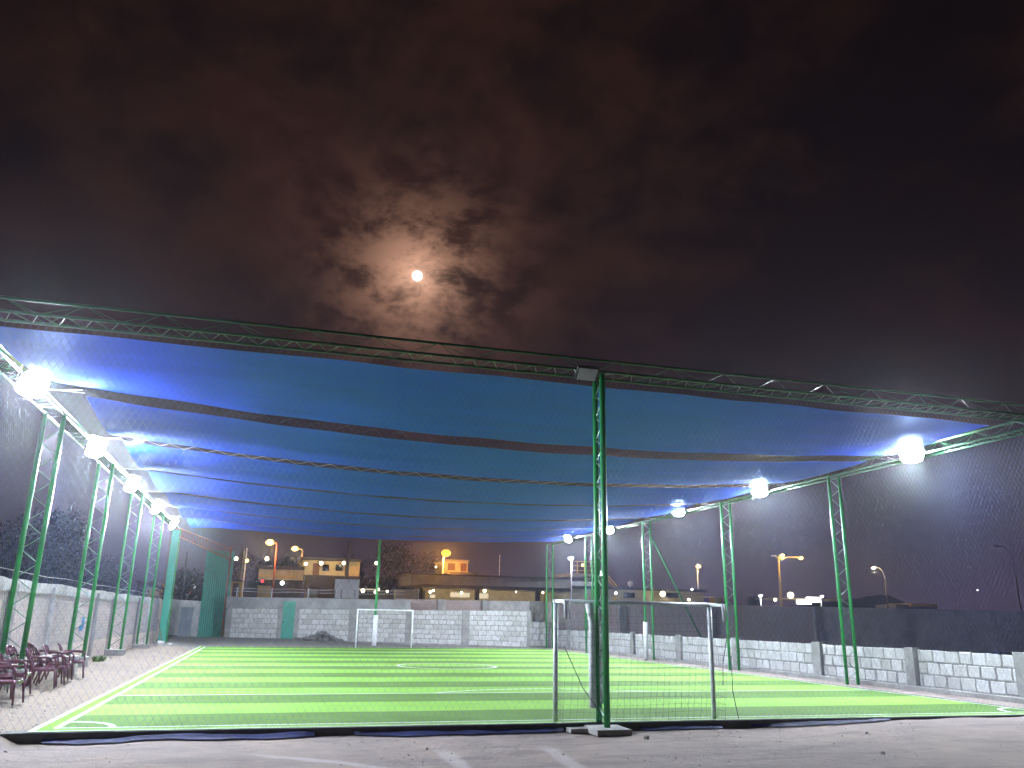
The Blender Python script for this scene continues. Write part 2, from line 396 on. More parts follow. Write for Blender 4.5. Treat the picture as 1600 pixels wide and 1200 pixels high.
ys = [-9, -5, -2, 0, 2, 4] + [5+.3*i for i in range(29)] + [13.65, 13.75, 13.85, 13.9, 13.97, 14.03, 14.1, 14.15, 14.3, 14.6] + [15+.6*i for i in range(53)] + [46.9, 47.1, 47.25, 47.5] + [48+.8*i for i in range(12)] + [59, 62, 70, 90, 120, 170, 240]
g = MB(); g.v = [(x, y, gh(x, y)) for y in ys for x in xs]; nx = len(xs)
g.f = [(j*nx+i, j*nx+i+1, (j+1)*nx+i+1, (j+1)*nx+i) for j in range(len(ys)-1) for i in range(nx-1)]; g.tone = [0]*len(g.v)
tag(g.build('ground', M['ground'], smooth=True), kind='structure', label='bare dirt ground around the football pitch')

sl_ = MB(); sl_.span(-3.12, 15.97, 14.26, 47.2, -.30, -.006); sl_.span(-3.46, 15.97, 13.99, 14.26, -.30, -.004); tag(sl_.build('pitch_slab', M['concd'], bevel=.01), kind='structure')
tf = MB()
nX, nY = 40, 66
tf.grid(lambda u, v: (-3.13+u*(15.98+3.13), 14.02+v*33.15, .002 + wn(u*19, v*33, .6, .004)), nX, nY)
tag(tf.build('turf_pitch', M['turf'], smooth=True), kind='structure')
ln = MB()
def hl(x0, x1, y0, y1): ln.grid(lambda u, v: (x0+(x1-x0)*u, y0+(y1-y0)*v, .010 + wn((x0+(x1-x0)*u+3.13)/19.1*19, (y0+(y1-y0)*v-14.02)/33.15*33, .6, .004)), max(1, int(abs(x1-x0))), max(1, int(abs(y1-y0))))
hl(-3.13, -3.05, 14.02, 47.15); hl(-2.865, -2.78, GL0, 47.04); hl(15.70, 15.78, GL0, 47.04)
hl(-2.78, 15.70, GL0, GL0+.07); hl(-3.05, 15.98, 14.03, 14.09); hl(-2.78, 15.70, 46.97, 47.04)
YP, YM = GL0+3*SW, GL0+9*SW; YP2 = 47.04-3*SW
for y in (YP, YM, YP2): hl(-2.78, 15.70, y-.045, y+.045)
XC = 6.46
def arc(cx, cy, r, a0, a1, w=.10, n=48):
    vs = []
    for i in range(n+1):
        a = a0+(a1-a0)*i/n
        for q in (r-w/2, r+w/2): vs.append((cx+q*math.cos(a), cy+q*math.sin(a), .012))
    ln.add(vs, [(2*i, 2*i+1, 2*i+3, 2*i+2) for i in range(n)])
arc(XC-.06, YM, 1.74, 0, 2*math.pi, .13)
R_ = 4.3; dY = 3.35; a_ = math.asin(dY/R_)
arc(XC+.15, YP-dY, R_, a_, math.pi-a_); arc(XC, YP2+dY, R_, math.pi+a_, 2*math.pi-a_)
arc(-2.82, GL0+.03, .75, 0, math.pi/2); arc(15.74, GL0+.03, .75, math.pi/2, math.pi)
arc(-2.82, 47.0, .6, -math.pi/2, 0); arc(15.74, 47.0, .6, math.pi, 1.5*math.pi)
tag(ln.build('pitch_lines', M['line']), kind='structure')

# blue tarpaulin sticking out from under the turf edge
tp = MB()
def tpf(x0, x1, dep):
    n = int((x1-x0)*6)
    def P(u, v):
        x = x0+(x1-x0)*u; w = dep*(.35+.5*math.sin(math.pi*u))*max(.12, 1+1.3*mnoise.noise(Vector((x*1.1, 1, 0)))+.5*mnoise.noise(Vector((x*4, 5, 0))))
        y = 13.975 - w*v; z = (gh(x, y-.02)+.018) + (1-v)**2*.05*(1-sstep(9, 14, x)) + .012*mnoise.noise(Vector((x*5, v*2, 7)))
        return (x, y, z)
    tp.grid(P, n, 5)
tpf(-2.9, .9, .26); tpf(1.5, 5.0, .22); tpf(6.4, 8.0, .20); tpf(8.6, 11.6, .14)
tag(tp.build('blue_tarpaulin', M['tarp'], smooth=True, solid=.004), 'crumpled blue plastic tarpaulin poking out under the front edge of the turf', 'tarpaulin')

# hills far off to the right
hb = MB()
def hillf(x): return 3 + 5.0*math.exp(-((x-112)/26)**2) + 7.5*math.exp(-((x-190)/40)**2) + 2.0*math.exp(-((x-75)/14)**2) + 1.2*mnoise.noise(Vector((x*.09, 0, 0))) + .5*mnoise.noise(Vector((x*.4, 2, 0)))
hb.grid(lambda u, v: (20+u*170, 205+v*34, hillf(20+u*170)*math.sin(math.pi*v)*(1+.12*mnoise.noise(Vector((u*60, v*4, 1))))-.2), 130, 10)
tag(hb.build('hills', M['hill'], smooth=True), kind='structure')

# ------------------------------------------------------------------ moon
mo = MB(); mo.ball(tuple(Vector((0, 0, CAM_H)) + MOON*8000), 8000*8.2/FPX, 24, 14)
tag(mo.build('moon', M['moon'], smooth=True), 'full moon shining through a break in the brown clouds', 'moon')

# ------------------------------------------------------------------ walls
def block_panel(bm, P0, P1, zb, zt, rows, bw, thick, out, rough=.008):
    """rows of stone blocks from P0 to P1 (2D points), heights zb(t), zt(t); out = unit normal toward pitch"""
    P0 = Vector(P0); P1 = Vector(P1); L = (P1-P0).length; dr = (P1-P0)/L
    o = Vector(out)
    for r in range(rows):
        x = -random.uniform(0, bw*.5) if r % 2 else 0
        x = -(bw*.5 if r % 2 else 0)+random.uniform(-.03, .03)
        while x < L-.02:
            w = bw*random.uniform(.9, 1.1); a = max(0, x)+.014; b = min(L, x+w)-.014; x += w
            if b-a < .07: continue
            tone = random.random()**2
            t = (a+b)/2/L; z0 = zb(t); hh = (zt(t)-z0)/rows
            za = z0+r*hh+.014; zc = z0+(r+1)*hh-.014
            pr = .02+random.uniform(-.008, .012); ch = .02
            vs = []
            for dep, ins in ((0, 0), (pr, ch)):
                for (uu, vv) in ((a+ins, za+ins), (b-ins, za+ins), (b-ins, zc-ins), (a+ins, zc-ins)):
                    q = P0 + dr*(uu+random.uniform(-rough, rough)) + o*dep
                    vs.append((q.x, q.y, vv+random.uniform(-rough, rough)))
            bm.add(vs, [(4, 5, 6, 7), (0, 1, 5, 4), (1, 2, 6, 5), (2, 3, 7, 6), (3, 0, 4, 7)], tone)
def prism(bm, P0, P1, zb0, zt0, zb1, zt1, thick, out):
    P0 = Vector(P0); P1 = Vector(P1); o = Vector(out)*thick
    vs = [(*P0, zb0), (*P1, zb1), (*P1, zt1), (*P0, zt0)]
    vs += [(v[0]-o.x, v[1]-o.y, v[2]) for v in vs]
    bm.add(vs, [(0, 1, 2, 3), (5, 4, 7, 6), (0, 4, 5, 1), (1, 5, 6, 2), (2, 6, 7, 3), (3, 7, 4, 0)])

# low block wall on the right
w = empty('low_block_wall', (17.2, 14, 0)); tag(w, 'low wall of rough white stone blocks with concrete columns along the right touchline', 'wall')
def rel(bm, root): # world coordinates -> local of root
    for i, v in enumerate(bm.v): bm.v[i] = (v[0]-root.location.x, v[1]-root.location.y, v[2]-root.location.z)
    return bm
XW = 17.2
colY = [12.6, 15.95, 19.55, 23.65, 28.6, 33.1, 37.9, 42.6, 46.9, 50.2]
for i in range(len(colY)-1):
    y0, y1 = colY[i]+.2, colY[i+1]-.2
    m = MB(); prism(m, (XW, y0), (XW, y1), -.2, 1.05, -.2, 1.05, .16, (-1, 0)); o = rel(m, w).build('wall_core', M['mortar'], w)
    m = MB(); block_panel(m, (XW, y0), (XW, y1), lambda t: .12, lambda t: 1.07, 3, .44, .1, (-1, 0), .014); rel(m, w).build('stone_blocks', M['block'], w, tones=True)
for i, y in enumerate(colY):
    m = MB(); m.box((XW+.03, y, .42), (.30, .42 if i % 2 else .34, 1.42 if i != 2 else 1.38), jit=.008); rel(m, w).build('column', M['conc'], w, bevel=.01)
m = MB(); prism(m, (15.6, 49.75), (17.3, 50.3), -.2, 1.5, -.2, 1.48, .18, (0, -1)); rel(m, w).build('wall_core', M['mortar'], w)
m = MB(); block_panel(m, (15.62, 49.75), (17.05, 50.22), lambda t: .05, lambda t: 1.5, 4, .5, .1, Vector((.31, -.95)), .008); rel(m, w).build('stone_blocks', M['block'], w, tones=True)
m = MB(); m.box((XW-.10, 31.3, .0), (.22, 38, .24)); rel(m, w).build('footing', M['conc'], w, bevel=.02)

# back wall: block panels with a green door
A = Vector((-2.35, 54.4)); B = Vector((15.45, 49.6)); dAB = (B-A); LAB = dAB.length; dAB = dAB/LAB; nAB = Vector((dAB.y, -dAB.x))
if nAB.y > 0: nAB = -nAB
gz = lambda t: .27*(1-t)**.8
bw_ = empty('back_block_wall', (A.x, A.y, 0)); tag(bw_, 'wall of white stone blocks and grey concrete columns behind the far goal', 'wall')
def onwall(px, py=975):   # distance along the back wall seen at pixel column
    dd = ray(px, py); # intersect in plan
    den = dd.x*dAB.y - dd.y*dAB.x
    s = (A.x*dd.y - A.y*dd.x)/ (dd.x*dAB.y - dd.y*dAB.x) if abs(den) > 1e-9 else 0
    return s
def WP(s): q = A + dAB*s; return (q.x, q.y)
segs = [(360, 434), (466, 545), (560, 634), (645, 722), (733, 824)]
cols = [(352, 361), (433, 441), (457, 467), (545, 560), (634, 645), (722, 733), (823, 829)]
top_l, top_r = 1.95, 2.13
for a, b in segs:
    sa, sb = onwall(a), onwall(b); ta, tb = sa/LAB, sb/LAB
    zt = lambda t, sa=sa, sb=sb: 1.97+(.15)*((sa+(sb-sa)*t)/LAB)
    zb = lambda t, sa=sa, sb=sb: gz(max(0, min(1, (sa+(sb-sa)*t)/LAB)))
    m = MB(); prism(m, WP(sa), WP(sb), -.2, zt(0), -.2, zt(1), .2, nAB); rel(m, bw_).build('wall_core', M['mortar'], bw_)
    m = MB(); block_panel(m, WP(sa), WP(sb), zb, zt, 6 if b < 560 else 7, .52, .1, nAB, .006); rel(m, bw_).build('stone_blocks', M['block'], bw_, tones=True)
for a, b in cols:
    sa, sb = onwall(a), onwall(b); q0 = A+dAB*sa+nAB*.035; q1 = A+dAB*sb+nAB*.035
    zt = 1.99+.15*(sa/LAB)
    m = MB(); prism(m, q0, q1, -.2, zt, -.2, zt, .26, nAB); rel(m, bw_).build('column', M['conc'], bw_, bevel=.01)
# plaster band on the left part
sa, sb = onwall(350), onwall(640)
m = MB(); n_ = 14
prism(m, WP(sa), WP(sb), 1.985, 2.66, 2.07, 2.66, .2, nAB); rel(m, bw_).build('plaster_band', M['band'], bw_)
sD0, sD1 = onwall(441), onwall(457)
m = MB(); prism(m, WP(sD0), WP(sD1), 1.9, 2.0, 1.9, 2.0, .18, nAB)
dz0 = gz(sD0/LAB)
q0 = A+dAB*(sD0-.02)+nAB*.06; q1 = A+dAB*(sD1+.10)+nAB*.06
m = MB(); prism(m, q0, q1, dz0+.0, dz0+2.22, dz0+.0, dz0+2.24, .06, nAB)
dr_ = rel(m, bw_).build('door', M['teal'], bw_, bevel=.01); dr_['label'] = 'green metal door in the block wall'
qh = q0 + (q1-q0)*.14 + nAB*.03
m = MB(); m.ball((qh.x, qh.y, dz0+1.0), .05, 8, 5); rel(m, bw_).build('door_handle', M['black'], dr_)
m = MB(); m.box(((q0.x+q1.x)/2, (q0.y+q1.y)/2, dz0+1.27), ((q1-q0).length-.02, .08, .05), rz=math.atan2(dAB.y, dAB.x)); rel(m, bw_).build('door_rail', M['teal'], dr_)

# tall brick wall behind, running off to the right
tb = empty('tall_brick_wall', (8, 52.5, 0)); tag(tb, 'tall worn red brick wall with grey columns standing behind the low wall and running off right', 'wall')
def wallY(x): return 52.6 - (x-8)*.105
pts = [8.0, 10.6, 13.4, 16.7, 22.4, 28.6, 36.2]
for i in range(len(pts)-1):
    x0, x1 = pts[i], pts[i+1]
    m = MB(); prism(m, (x0, wallY(x0)), (x1, wallY(x1)), -.2, 2.72+.012*i, -.2, 2.72+.012*(i+1), .18, (0, -1))
    rel(m, tb).build('brick_panel', M['brickX'] if i < 2 else (M['concl'] if i == 2 else M['brickR']), tb)  # shaded and lit copies of one brick: light level put into the colour
for i, x in enumerate(pts):
    m = MB(); m.box((x, wallY(x)-.02, 1.25), (.5 if i != 3 else .9, .34, 3.0+.012*i), jit=.01); rel(m, tb).build('column', M['conc'], tb, bevel=.01)
m = MB(); prism(m, (36.4, wallY(36.4)), (75, wallY(75)), -.2, 2.80, -.2, 2.78, .18, (0, -1)); o = rel(m, tb).build('plastered_section', M['plaster'], tb)

# left boundary wall of worn brick
XL = -5.62
lw = empty('left_brick_wall', (XL, 14, 0)); tag(lw, 'long pale brick wall with concrete columns and top beam along the left side', 'wall')
ycs = [9, 14.6, 18.0, 21.6, 25.4, 28.6, 31.7, 35.0, 38.4, 41.7, 45.2, 49.0, 53.4]
random.seed(21)
for i in range(len(ycs)-1):
    y0, y1 = ycs[i], ycs[i+1]
    m = MB(); prism(m, (XL, y0), (XL, y1), -.2, 2.1, -.2, 2.1, .18, (1, 0)); rel(m, lw).build('brick_panel', M['brickY'], lw)
    m = MB()
    nn = 8
    for k in range(nn):
        ya = y0+(y1-y0)*k/nn; yb = y0+(y1-y0)*(k+1)/nn
        prism(m, (XL+.03, ya), (XL+.03, yb), 2.1, 2.36+wn(ya, 0, .9, .05), 2.1, 2.36+wn(yb, 0, .9, .05), .24, (1, 0))
    rel(m, lw).build('top_beam', M['concl'], lw)
for i, y in enumerate(ycs):
    m = MB(); m.box((XL-.06, y, 1.05), (.30, .34+.1*(i % 2), 2.45), jit=.012); rel(m, lw).build('column', M['concl'] if i % 3 else M['conc'], lw, bevel=.012)
    m = MB(); m.tube([(XL-.06, y+.05, 2.25), (XL-.05, y+.05, 2.55+.1*random.random())], .008, 5); rel(m, lw).build('rebar', M['wood'], lw)
m = MB(); m.box((XL+.022, 29.95, 1.32), (.006, .34, .34)); m.box((XL+.022, 29.75, 1.15), (.006, .5, .16)); rel(m, lw).build('paint_splash', M['blue'], lw)
# wire strung above the wall
m = MB(); m.tube([(XL+.15, y, 2.52+.02*math.sin(y)) for y in range(10, 54, 2)], .008, 5)
tag(m.build('fence_wire', M['rope']), 'thin wire strung just above the left brick wall', 'wire')
m = MB(); m.tube([(XL-.3, 18.6+.3*math.sin(i), z) for i, z in enumerate((2.4, 2.5))], .01, 5)
bwire = empty('back_wire_fence', (A.x, A.y, 0)); tag(bwire, 'two thin wires on short posts above the grey band of the back wall', 'wire fence')
for s_ in [onwall(px) for px in (365, 420, 478, 520, 530, 551, 606, 650)]:
    q = WP(s_); m = MB(); m.box((q[0], q[1]+.1, 2.93), (.05, .05, .58)); rel(m, bwire).build('post', M['roofd'] if s_ > 5 else M['galv'], bwire)
m = MB()
for zz in (2.98, 3.16): m.tube([(*[c for c in (WP(s)[0], WP(s)[1]+.1)], zz+.02*math.sin(s*2)) for s in [onwall(360)+k*.5 for k in range(int((onwall(650)-onwall(360))*2))]], .010, 5)
rel(m, bwire).build('wire', M['galv'], bwire)

# ------------------------------------------------------------------ lattice steelwork
def zigzag(bm, P, Q, U, n, r, ax=None):
    """rods between the line P..Q and the same line shifted by U"""
    P, Q, U = Vector(P), Vector(Q), Vector(U)
    for i in range(n):
        a = P + (Q-P)*(i/n); b = P + (Q-P)*((i+.5)/n) + U; c = P + (Q-P)*((i+1)/n)
        bm.tube([a, b], r, 5, caps=False); bm.tube([b, c], r, 5, caps=False)
def lattice_post(x0, x1, y0, y1, zb, zt, label, rr=.048, mat_=None, foot=None, group=None, sep=.22):
    cx, cy = (x0+x1)/2, (y0+y1)/2
    t = empty('lattice_post', (cx, cy, zb)); tag(t, label, 'post', group)
    for (x, y) in ((x0, y0), (x1, y1)):
        m = MB(); m.tube([(x-cx, y-cy, 0), (x-cx, y-cy, zt-zb)], rr, 12); m.build('tube', mat_ or M['green'], t, smooth=True)
    m = MB(); zigzag(m, (x0-cx, y0-cy, .1), (x0-cx, y0-cy, zt-zb-.1), (x1-x0, y1-y0, 0), int((zt-zb)/sep/2), .011); m.build('lattice', M['rod'], t)
    if foot:
        m = MB(); m.box((0, 0, -foot[2]/2+.005), foot, jit=.012); m.build('footing', M['conc'], t, bevel=.015)
    return t
ZT = 6.13
LY = [13.95, 20.75, 27.4, 34.0, 41.0]
RYs = [13.95, 21.38, 27.85, 34.9, 42.2]
# near centre post
cp = lattice_post(5.66, 5.70, 13.62, 14.07, -.05, ZT, 'green lattice post in the middle of the front side, unlit lamp at its top', .055, M['greenl'])
m = MB(); m.box((0, -.22, -.03), (.62, .62, .10), jit=.01); m.box((-.35, .12, -.05), (.55, .45, .07), jit=.01); m.build('footing', M['conc'], cp, bevel=.015)
m = MB(); m.tube([(-.10, .20, .28), (-.105, .205, 1.0), (-.10, .2, 1.7), (-.17, .19, 2.02)], .062, 10); m.build('padding', M['foam'], cp, smooth=True)
m = MB(); m.tube([(.04, .13, .35), (.045, .14, 1.2), (.03, .13, 1.95)], .04, 8); m.build('padding', M['foam'], cp, smooth=True)
for i, y in enumerate(LY):
    zb = .50 - (.05*i) + (.0 if i else -.0)
    lattice_post(-5.37, -4.97, y, y, zb, ZT, '%s green lattice post from the near end, on a block along the left wall' % ORD[i], .055 if i < 3 else .045, M['greenl'], (.62, .5, .62), 'lattice posts along the left wall', .30)
for i, y in enumerate(RYs):
    o = lattice_post(16.42, 16.80, y, y, .0, ZT, '%s green lattice post from the near end beside the low white wall%s' % (ORD[i], ', one tube padded' if i == 3 else ''), .05, M['greenl'], None, 'lattice posts along the right wall', .28)
    if i == 3:
        m = MB(); m.tube([(-.19, -.02, .05), (-.2, -.02, 1.0), (-.19, -.02, 1.62)], .10, 10); m.build('padding', M['foam'], o, smooth=True)
# far posts
far_c = lattice_post(6.0, 6.02, 48.2, 48.6, .0, 5.95, 'green post behind the far goal with its foot wrapped in white padding', .06, M['greenl'])
m = MB(); m.tube([(0, -.2, .05), (0, -.2, 1.72)], .13, 10); m.build('padding', M['foam'], far_c, smooth=True)
lattice_post(16.35, 16.75, 48.6, 48.6, .0, ZT, 'pair of thin green tubes at the far right corner of the cage', .045, M['greenl'], sep=.6)
m = MB(); m.box((0, 0, 2.95), (.36, .12, 5.9)); cpo = empty('steel_post', (-5.12, 48.2, .1)); tag(cpo, 'flat pale teal steel post at the far left corner of the cage', 'post')
m.build('post_body', M['tealp'], cpo, bevel=.01)
m = MB(); m.tube([(.24, 0, 0), (.24, 0, 5.95)], .03, 8); m.build('side_tube', M['greenl'], cpo)
m = MB(); e_ = at(1079, 999, 38.2); m.tube([(16.75, 35.0, 5.7), (e_.x, 36.8, .6)], .045, 8)
tag(m.build('leaning_brace', M['greenl'], smooth=True), 'leaning green tube bracing the fourth right post down behind the low wall', 'brace')

def truss(name, P, Q, w, h, label, n, mt=None, r=.032):
    P, Q = Vector(P), Vector(Q); root = empty(name, tuple(P)); tag(root, label, 'truss', 'trusses along the top of the cage')
    w = Vector(w); D = Q-P; top = w*.5+Vector((0, 0, h))
    for off in (Vector((0, 0, 0)), w, top):
        m = MB(); m.tube([off+D*(k/16) for k in range(17)], r, 8); m.build('chord', mt or M['green'], root, smooth=True)
    m = MB(); zigzag(m, (0, 0, 0), D, w, n, .008 if r < .03 else .010); m.build('lattice', mt or M['green'], root)
    m = MB(); zigzag(m, (0, 0, 0), D, top, n//3, .006); zigzag(m, tuple(w), w+D, top-w, n//3, .006); m.build('side_lattice', mt or M['green'], root)
    return root
truss('roof_truss', (-6.2, 13.6, 6.15), (19.5, 13.6, 6.22), (0, .47, 0), .30, 'green lattice truss spanning the whole front above the centre post', 66, r=.026)
truss('roof_truss', (16.42, 14.1, 6.10), (16.42, 48.7, 6.10), (.38, 0, 0), .28, 'green lattice truss running back along the right side over the floodlights', 88)
truss('roof_truss', (-5.37, 14.1, 6.10), (-5.37, 48.4, 6.10), (.40, 0, 0), .28, 'green lattice truss running back along the left side over the floodlights', 88)

# ------------------------------------------------------------------ floodlights
def flood():
    t = empty('floodlight', (0, 0, 0))
    def sup(a, ry, rz):
        c, s = math.cos(a), math.sin(a); e = .68
        return ry*math.copysign(abs(c)**e, c), rz*math.copysign(abs(s)**e, s)
    def dome(x0, x1, ry, rz, nm, mt):
        m = MB(); n = 28; vs = []; rings = [(x0, 1.0), (x0+(x1-x0)*.55, .97), (x0+(x1-x0)*.85, .75), (x1, .35)]
        for x, k in rings:
            for q in range(n):
                y, z = sup(2*math.pi*q/n, ry*k, rz*k); vs.append((x, y, z))
        vs.append((x1, 0, 0)); vs.append((x0, 0, 0)); fs = []
        for j in range(len(rings)-1):
            for q in range(n): fs.append((j*n+q, j*n+(q+1) % n, (j+1)*n+(q+1) % n, (j+1)*n+q))
        e = len(rings)*n
        for q in range(n): fs.append(((len(rings)-1)*n+q, (len(rings)-1)*n+(q+1) % n, e)); fs.append(((q+1) % n, q, e+1))
        m.add(vs, fs); return m.build(nm, mt, t, smooth=True)
    dome(.03, -.08, .30, .27, 'housing', M['black'])
    dome(.032, .10, .28, .25, 'led_lens', M['lampw'])
    m = MB()
    for k in range(7): m.box((-.09, -.18+.06*k, 0), (.07, .012, .26))
    m.build('heat_sink', M['black'], t)
    m = MB(); m.tube([(0, -.31, 0), (-.03, -.31, .32), (-.03, .31, .32), (0, .31, 0)], .012, 6); m.build('bracket', M['galv'], t)
    return t
proto = flood(); first = True
def place_flood(p, rz, label, tilt=28):
    global first
    o = proto if first else copy_tree(proto); first = False
    o.location = p; o.rotation_euler = (0, math.radians(tilt), rz); tag(o, label, 'floodlight', 'floodlights hung along the cage')
    return o
YAWS = [50, 30, 24, 18, 10]; YAWL = [46, 30, 24, 20, 14]
def onX(px, py, X):
    dd = ray(px, py); t = X/dd.x; return Vector((X, dd.y*t, CAM_H+dd.z*t))
LR = [onX(x, y, 16.15) for x, y in ((1424, 708), (1187, 765), (1060, 797), (952, 825), (888, 840))]
LL = [onX(x, y, -4.80) for x, y in ((50, 600), (148, 700), (205, 757), (243, 793), (270, 818))]
cab = []
for i, p in enumerate(LR):
    place_flood(p, math.pi+math.radians(YAWS[i]), '%s lit white floodlight from the front on the right side truss' % ORD[i])
for i, p in enumerate(LL):
    place_flood(p, -math.radians(YAWL[i]), '%s lit white floodlight from the front on the left side truss' % ORD[i])
# unlit flood on the centre post
t = empty('floodlight', (5.30, 13.5, 6.08)); tag(t, 'unlit floodlight with pale glass facing the camera at the top of the centre post', 'floodlight')
Mx = Matrix.Rotation(math.radians(42), 4, 'X')
m = MB(); m.box((0, 0, 0), (.42, .07, .30), M4=Mx); m.build('housing', M['black'], t, bevel=.01)
Mx2 = Mx @ Matrix.Translation((0, -.042, 0))
m = MB(); m.box((0, 0, 0), (.36, .01, .24), M4=Mx2); m.build('glass', M['glassoff'], t)
m = MB(); m.tube([(-.2, 0, 0), (-.22, .1, .1), (.22, .1, .1), (.2, 0, 0)], .012, 6); m.build('bracket', M['galv'], t)

# ------------------------------------------------------------------ shade cloth
bars = [18.38, 23.35, 28.45, 33.6, 38.0, 42.3]
gaps = [.84, .64, .34, .44, .34, .30]
Y0, Y1 = 14.72, 46.6
def zc(x, y):
    hw = 10.1; xc = 6.0; q = max(0, 1-((x-xc)/hw)**2)
    S = .02+.46*sstep(14.6, 18.6, y); S = S + (.27-.46)*sstep(42.5, 46.6, y)
    tilt = .12*(1-sstep(14.6, 18, y))
    return 6.13 + tilt - S*q
edges = [Y0]+bars+[Y1]
cl_lab = ['front shade cloth panel of blue mesh, the largest, just behind the front truss'] + ['%s blue shade cloth panel counted from the front' % ORD[i] for i in range(1, 6)] + ['rearmost blue shade cloth panel above the far goal']
for i in range(7):
    ya = edges[i]+(gaps[i-1]/2 if i else 0); yb = edges[i+1]-(gaps[i]/2 if i < 6 else 0)
    def P(u, v, ya=ya, yb=yb, i=i):
        y = ya+(yb-ya)*v; sc = math.sin(math.pi*v)
        xl = -4.15 + (.10*sc if i else -.85*(1-v)) ; xr = 15.8 - .15*sc + (.1 if i == 0 else 0)
        x = xl+(xr-xl)*u
        eg = math.exp(-u*22); bul = ((.10 if i else .05) + .20*eg)*sc
        ripple = .008*math.sin(x*2.1+i)*math.sin(v*9+x*.7) + .010*mnoise.noise(Vector((x*.9, y*.7, i)))
        ey = .03*math.sin(u*40)*(1 if v in (0, 1) else 0)
        return (x, y+ey, zc(x, y) - bul + ripple)
    m = MB(); m.grid(P, 90, 14)
    o = m.build('shade_cloth', M['cloth'], smooth=True); tag(o, cl_lab[i], 'shade cloth', 'blue shade cloth panels over the pitch')
# lacing in the gaps
for i, (y, gp) in enumerate(zip(bars, gaps)):
    m = MB(); n = int(20.0/(.30 if i < 3 else .6)); pts = []
    for k in range(n+1):
        x = -4.1+20.0*k/n; yy = y + (gp/2-.01)*(1 if k % 2 else -1); pts.append((x, yy, zc(x, y)))
    m.tube(pts, .0045 if i == 0 else .0035, 4, caps=False)
    o = m.build('lacing_rope', M['rope'] if i == 1 else M['roped']); tag(o, '%s zigzag lacing rope from the front, joining two blue cloth panels' % ORD[i], 'rope', 'lacing ropes between the cloth panels')
for i, y in enumerate(bars):
    for s, (xa, xb) in ((0, (-4.12, -4.97)), (1, (16.0, 16.42))):
        m = MB(); m.tube([(xa, y-.1, zc(xa, y)), ((xa+xb)/2, y-.12, 6.08), (xb, y-.15, 6.12)], .010, 5); m.tube([(xa, y+.15, zc(xa, y)), (xb, y+.05, 6.12)], .008, 5)
        tag(m.build('tie_rope', M['rope']), '%s rope from the front tying the blue cloth to the %s side truss' % (ORD[i], ('left', 'right')[s]), 'rope', 'ropes tying the cloth to the side trusses')

# ------------------------------------------------------------------ sports nets
def net(name, O, U, L, H, N, w, h, r, label, mt, amp=.10, seed=0, seg=.55):
    O, U, N = Vector(O), Vector(U), Vector(N); m = MB()
    def pt(u, v):
        k = math.sin(math.pi*min(1, max(0, v/H)))
        n1 = mnoise.noise(Vector((u*.25+seed, v*.35, seed))); n2 = mnoise.noise(Vector((u*.3+seed+40, v*.4, 9)))
        n3 = mnoise.noise(Vector((u*.3+seed+80, v*.4, 5)))
        return O + U*(u+.16*n2*k) + Vector((0, 0, v+.10*n3*k)) + N*(amp*k*(n1+.35))
    sl = h/w
    for sgn in (1, -1):
        c = -H/sl if sgn > 0 else 0.0
        end = L if sgn > 0 else L+H/sl
        while c < end:
            # line v = sgn*sl*(u-c)
            if sgn > 0: ua, ub = max(0, c), min(L, c+H/sl)
            else: ua, ub = max(0, c-H/sl), min(L, c)
            if ub-ua > .05:
                ln_ = math.hypot(ub-ua, (ub-ua)*sl); n = max(2, int(ln_/seg))
                m.tube([pt(ua+(ub-ua)*k/n, sgn*sl*(ua+(ub-ua)*k/n-c)) for k in range(n+1)], r, 3, caps=False)
            c += w
    o = m.build(name, mt, smooth=True); return tag(o, label, 'net', 'diamond mesh nets closing the cage')
net('safety_net', (-5.1, 13.60, .03), (1, 0, 0), 21.6, 6.10, (0, -1, 0), .115, .185, .0011, 'diamond mesh net across the front of the cage, nearest the camera', M['net'], .10, 1)
net('safety_net', (-5.42, 13.8, .75), (0, 1, 0), 34.4, 5.35, (-1, 0, 0), .13, .20, .0017, 'diamond mesh net along the left side behind the left posts', M['net'], .12, 20, .7)
net('safety_net', (16.88, 13.8, .1), (0, 1, 0), 34.8, 5.95, (1, 0, 0), .13, .20, .0014, 'diamond mesh net along the right side behind the right posts', M['net'], .12, 50, .7)
net('safety_net', (-5.0, 48.75, .1), (1, 0, 0), 21.6, 5.8, (0, 1, 0), .24, .36, .0022, 'diamond mesh net closing the far end behind the far goal', M['net'], .10, 70, .9)

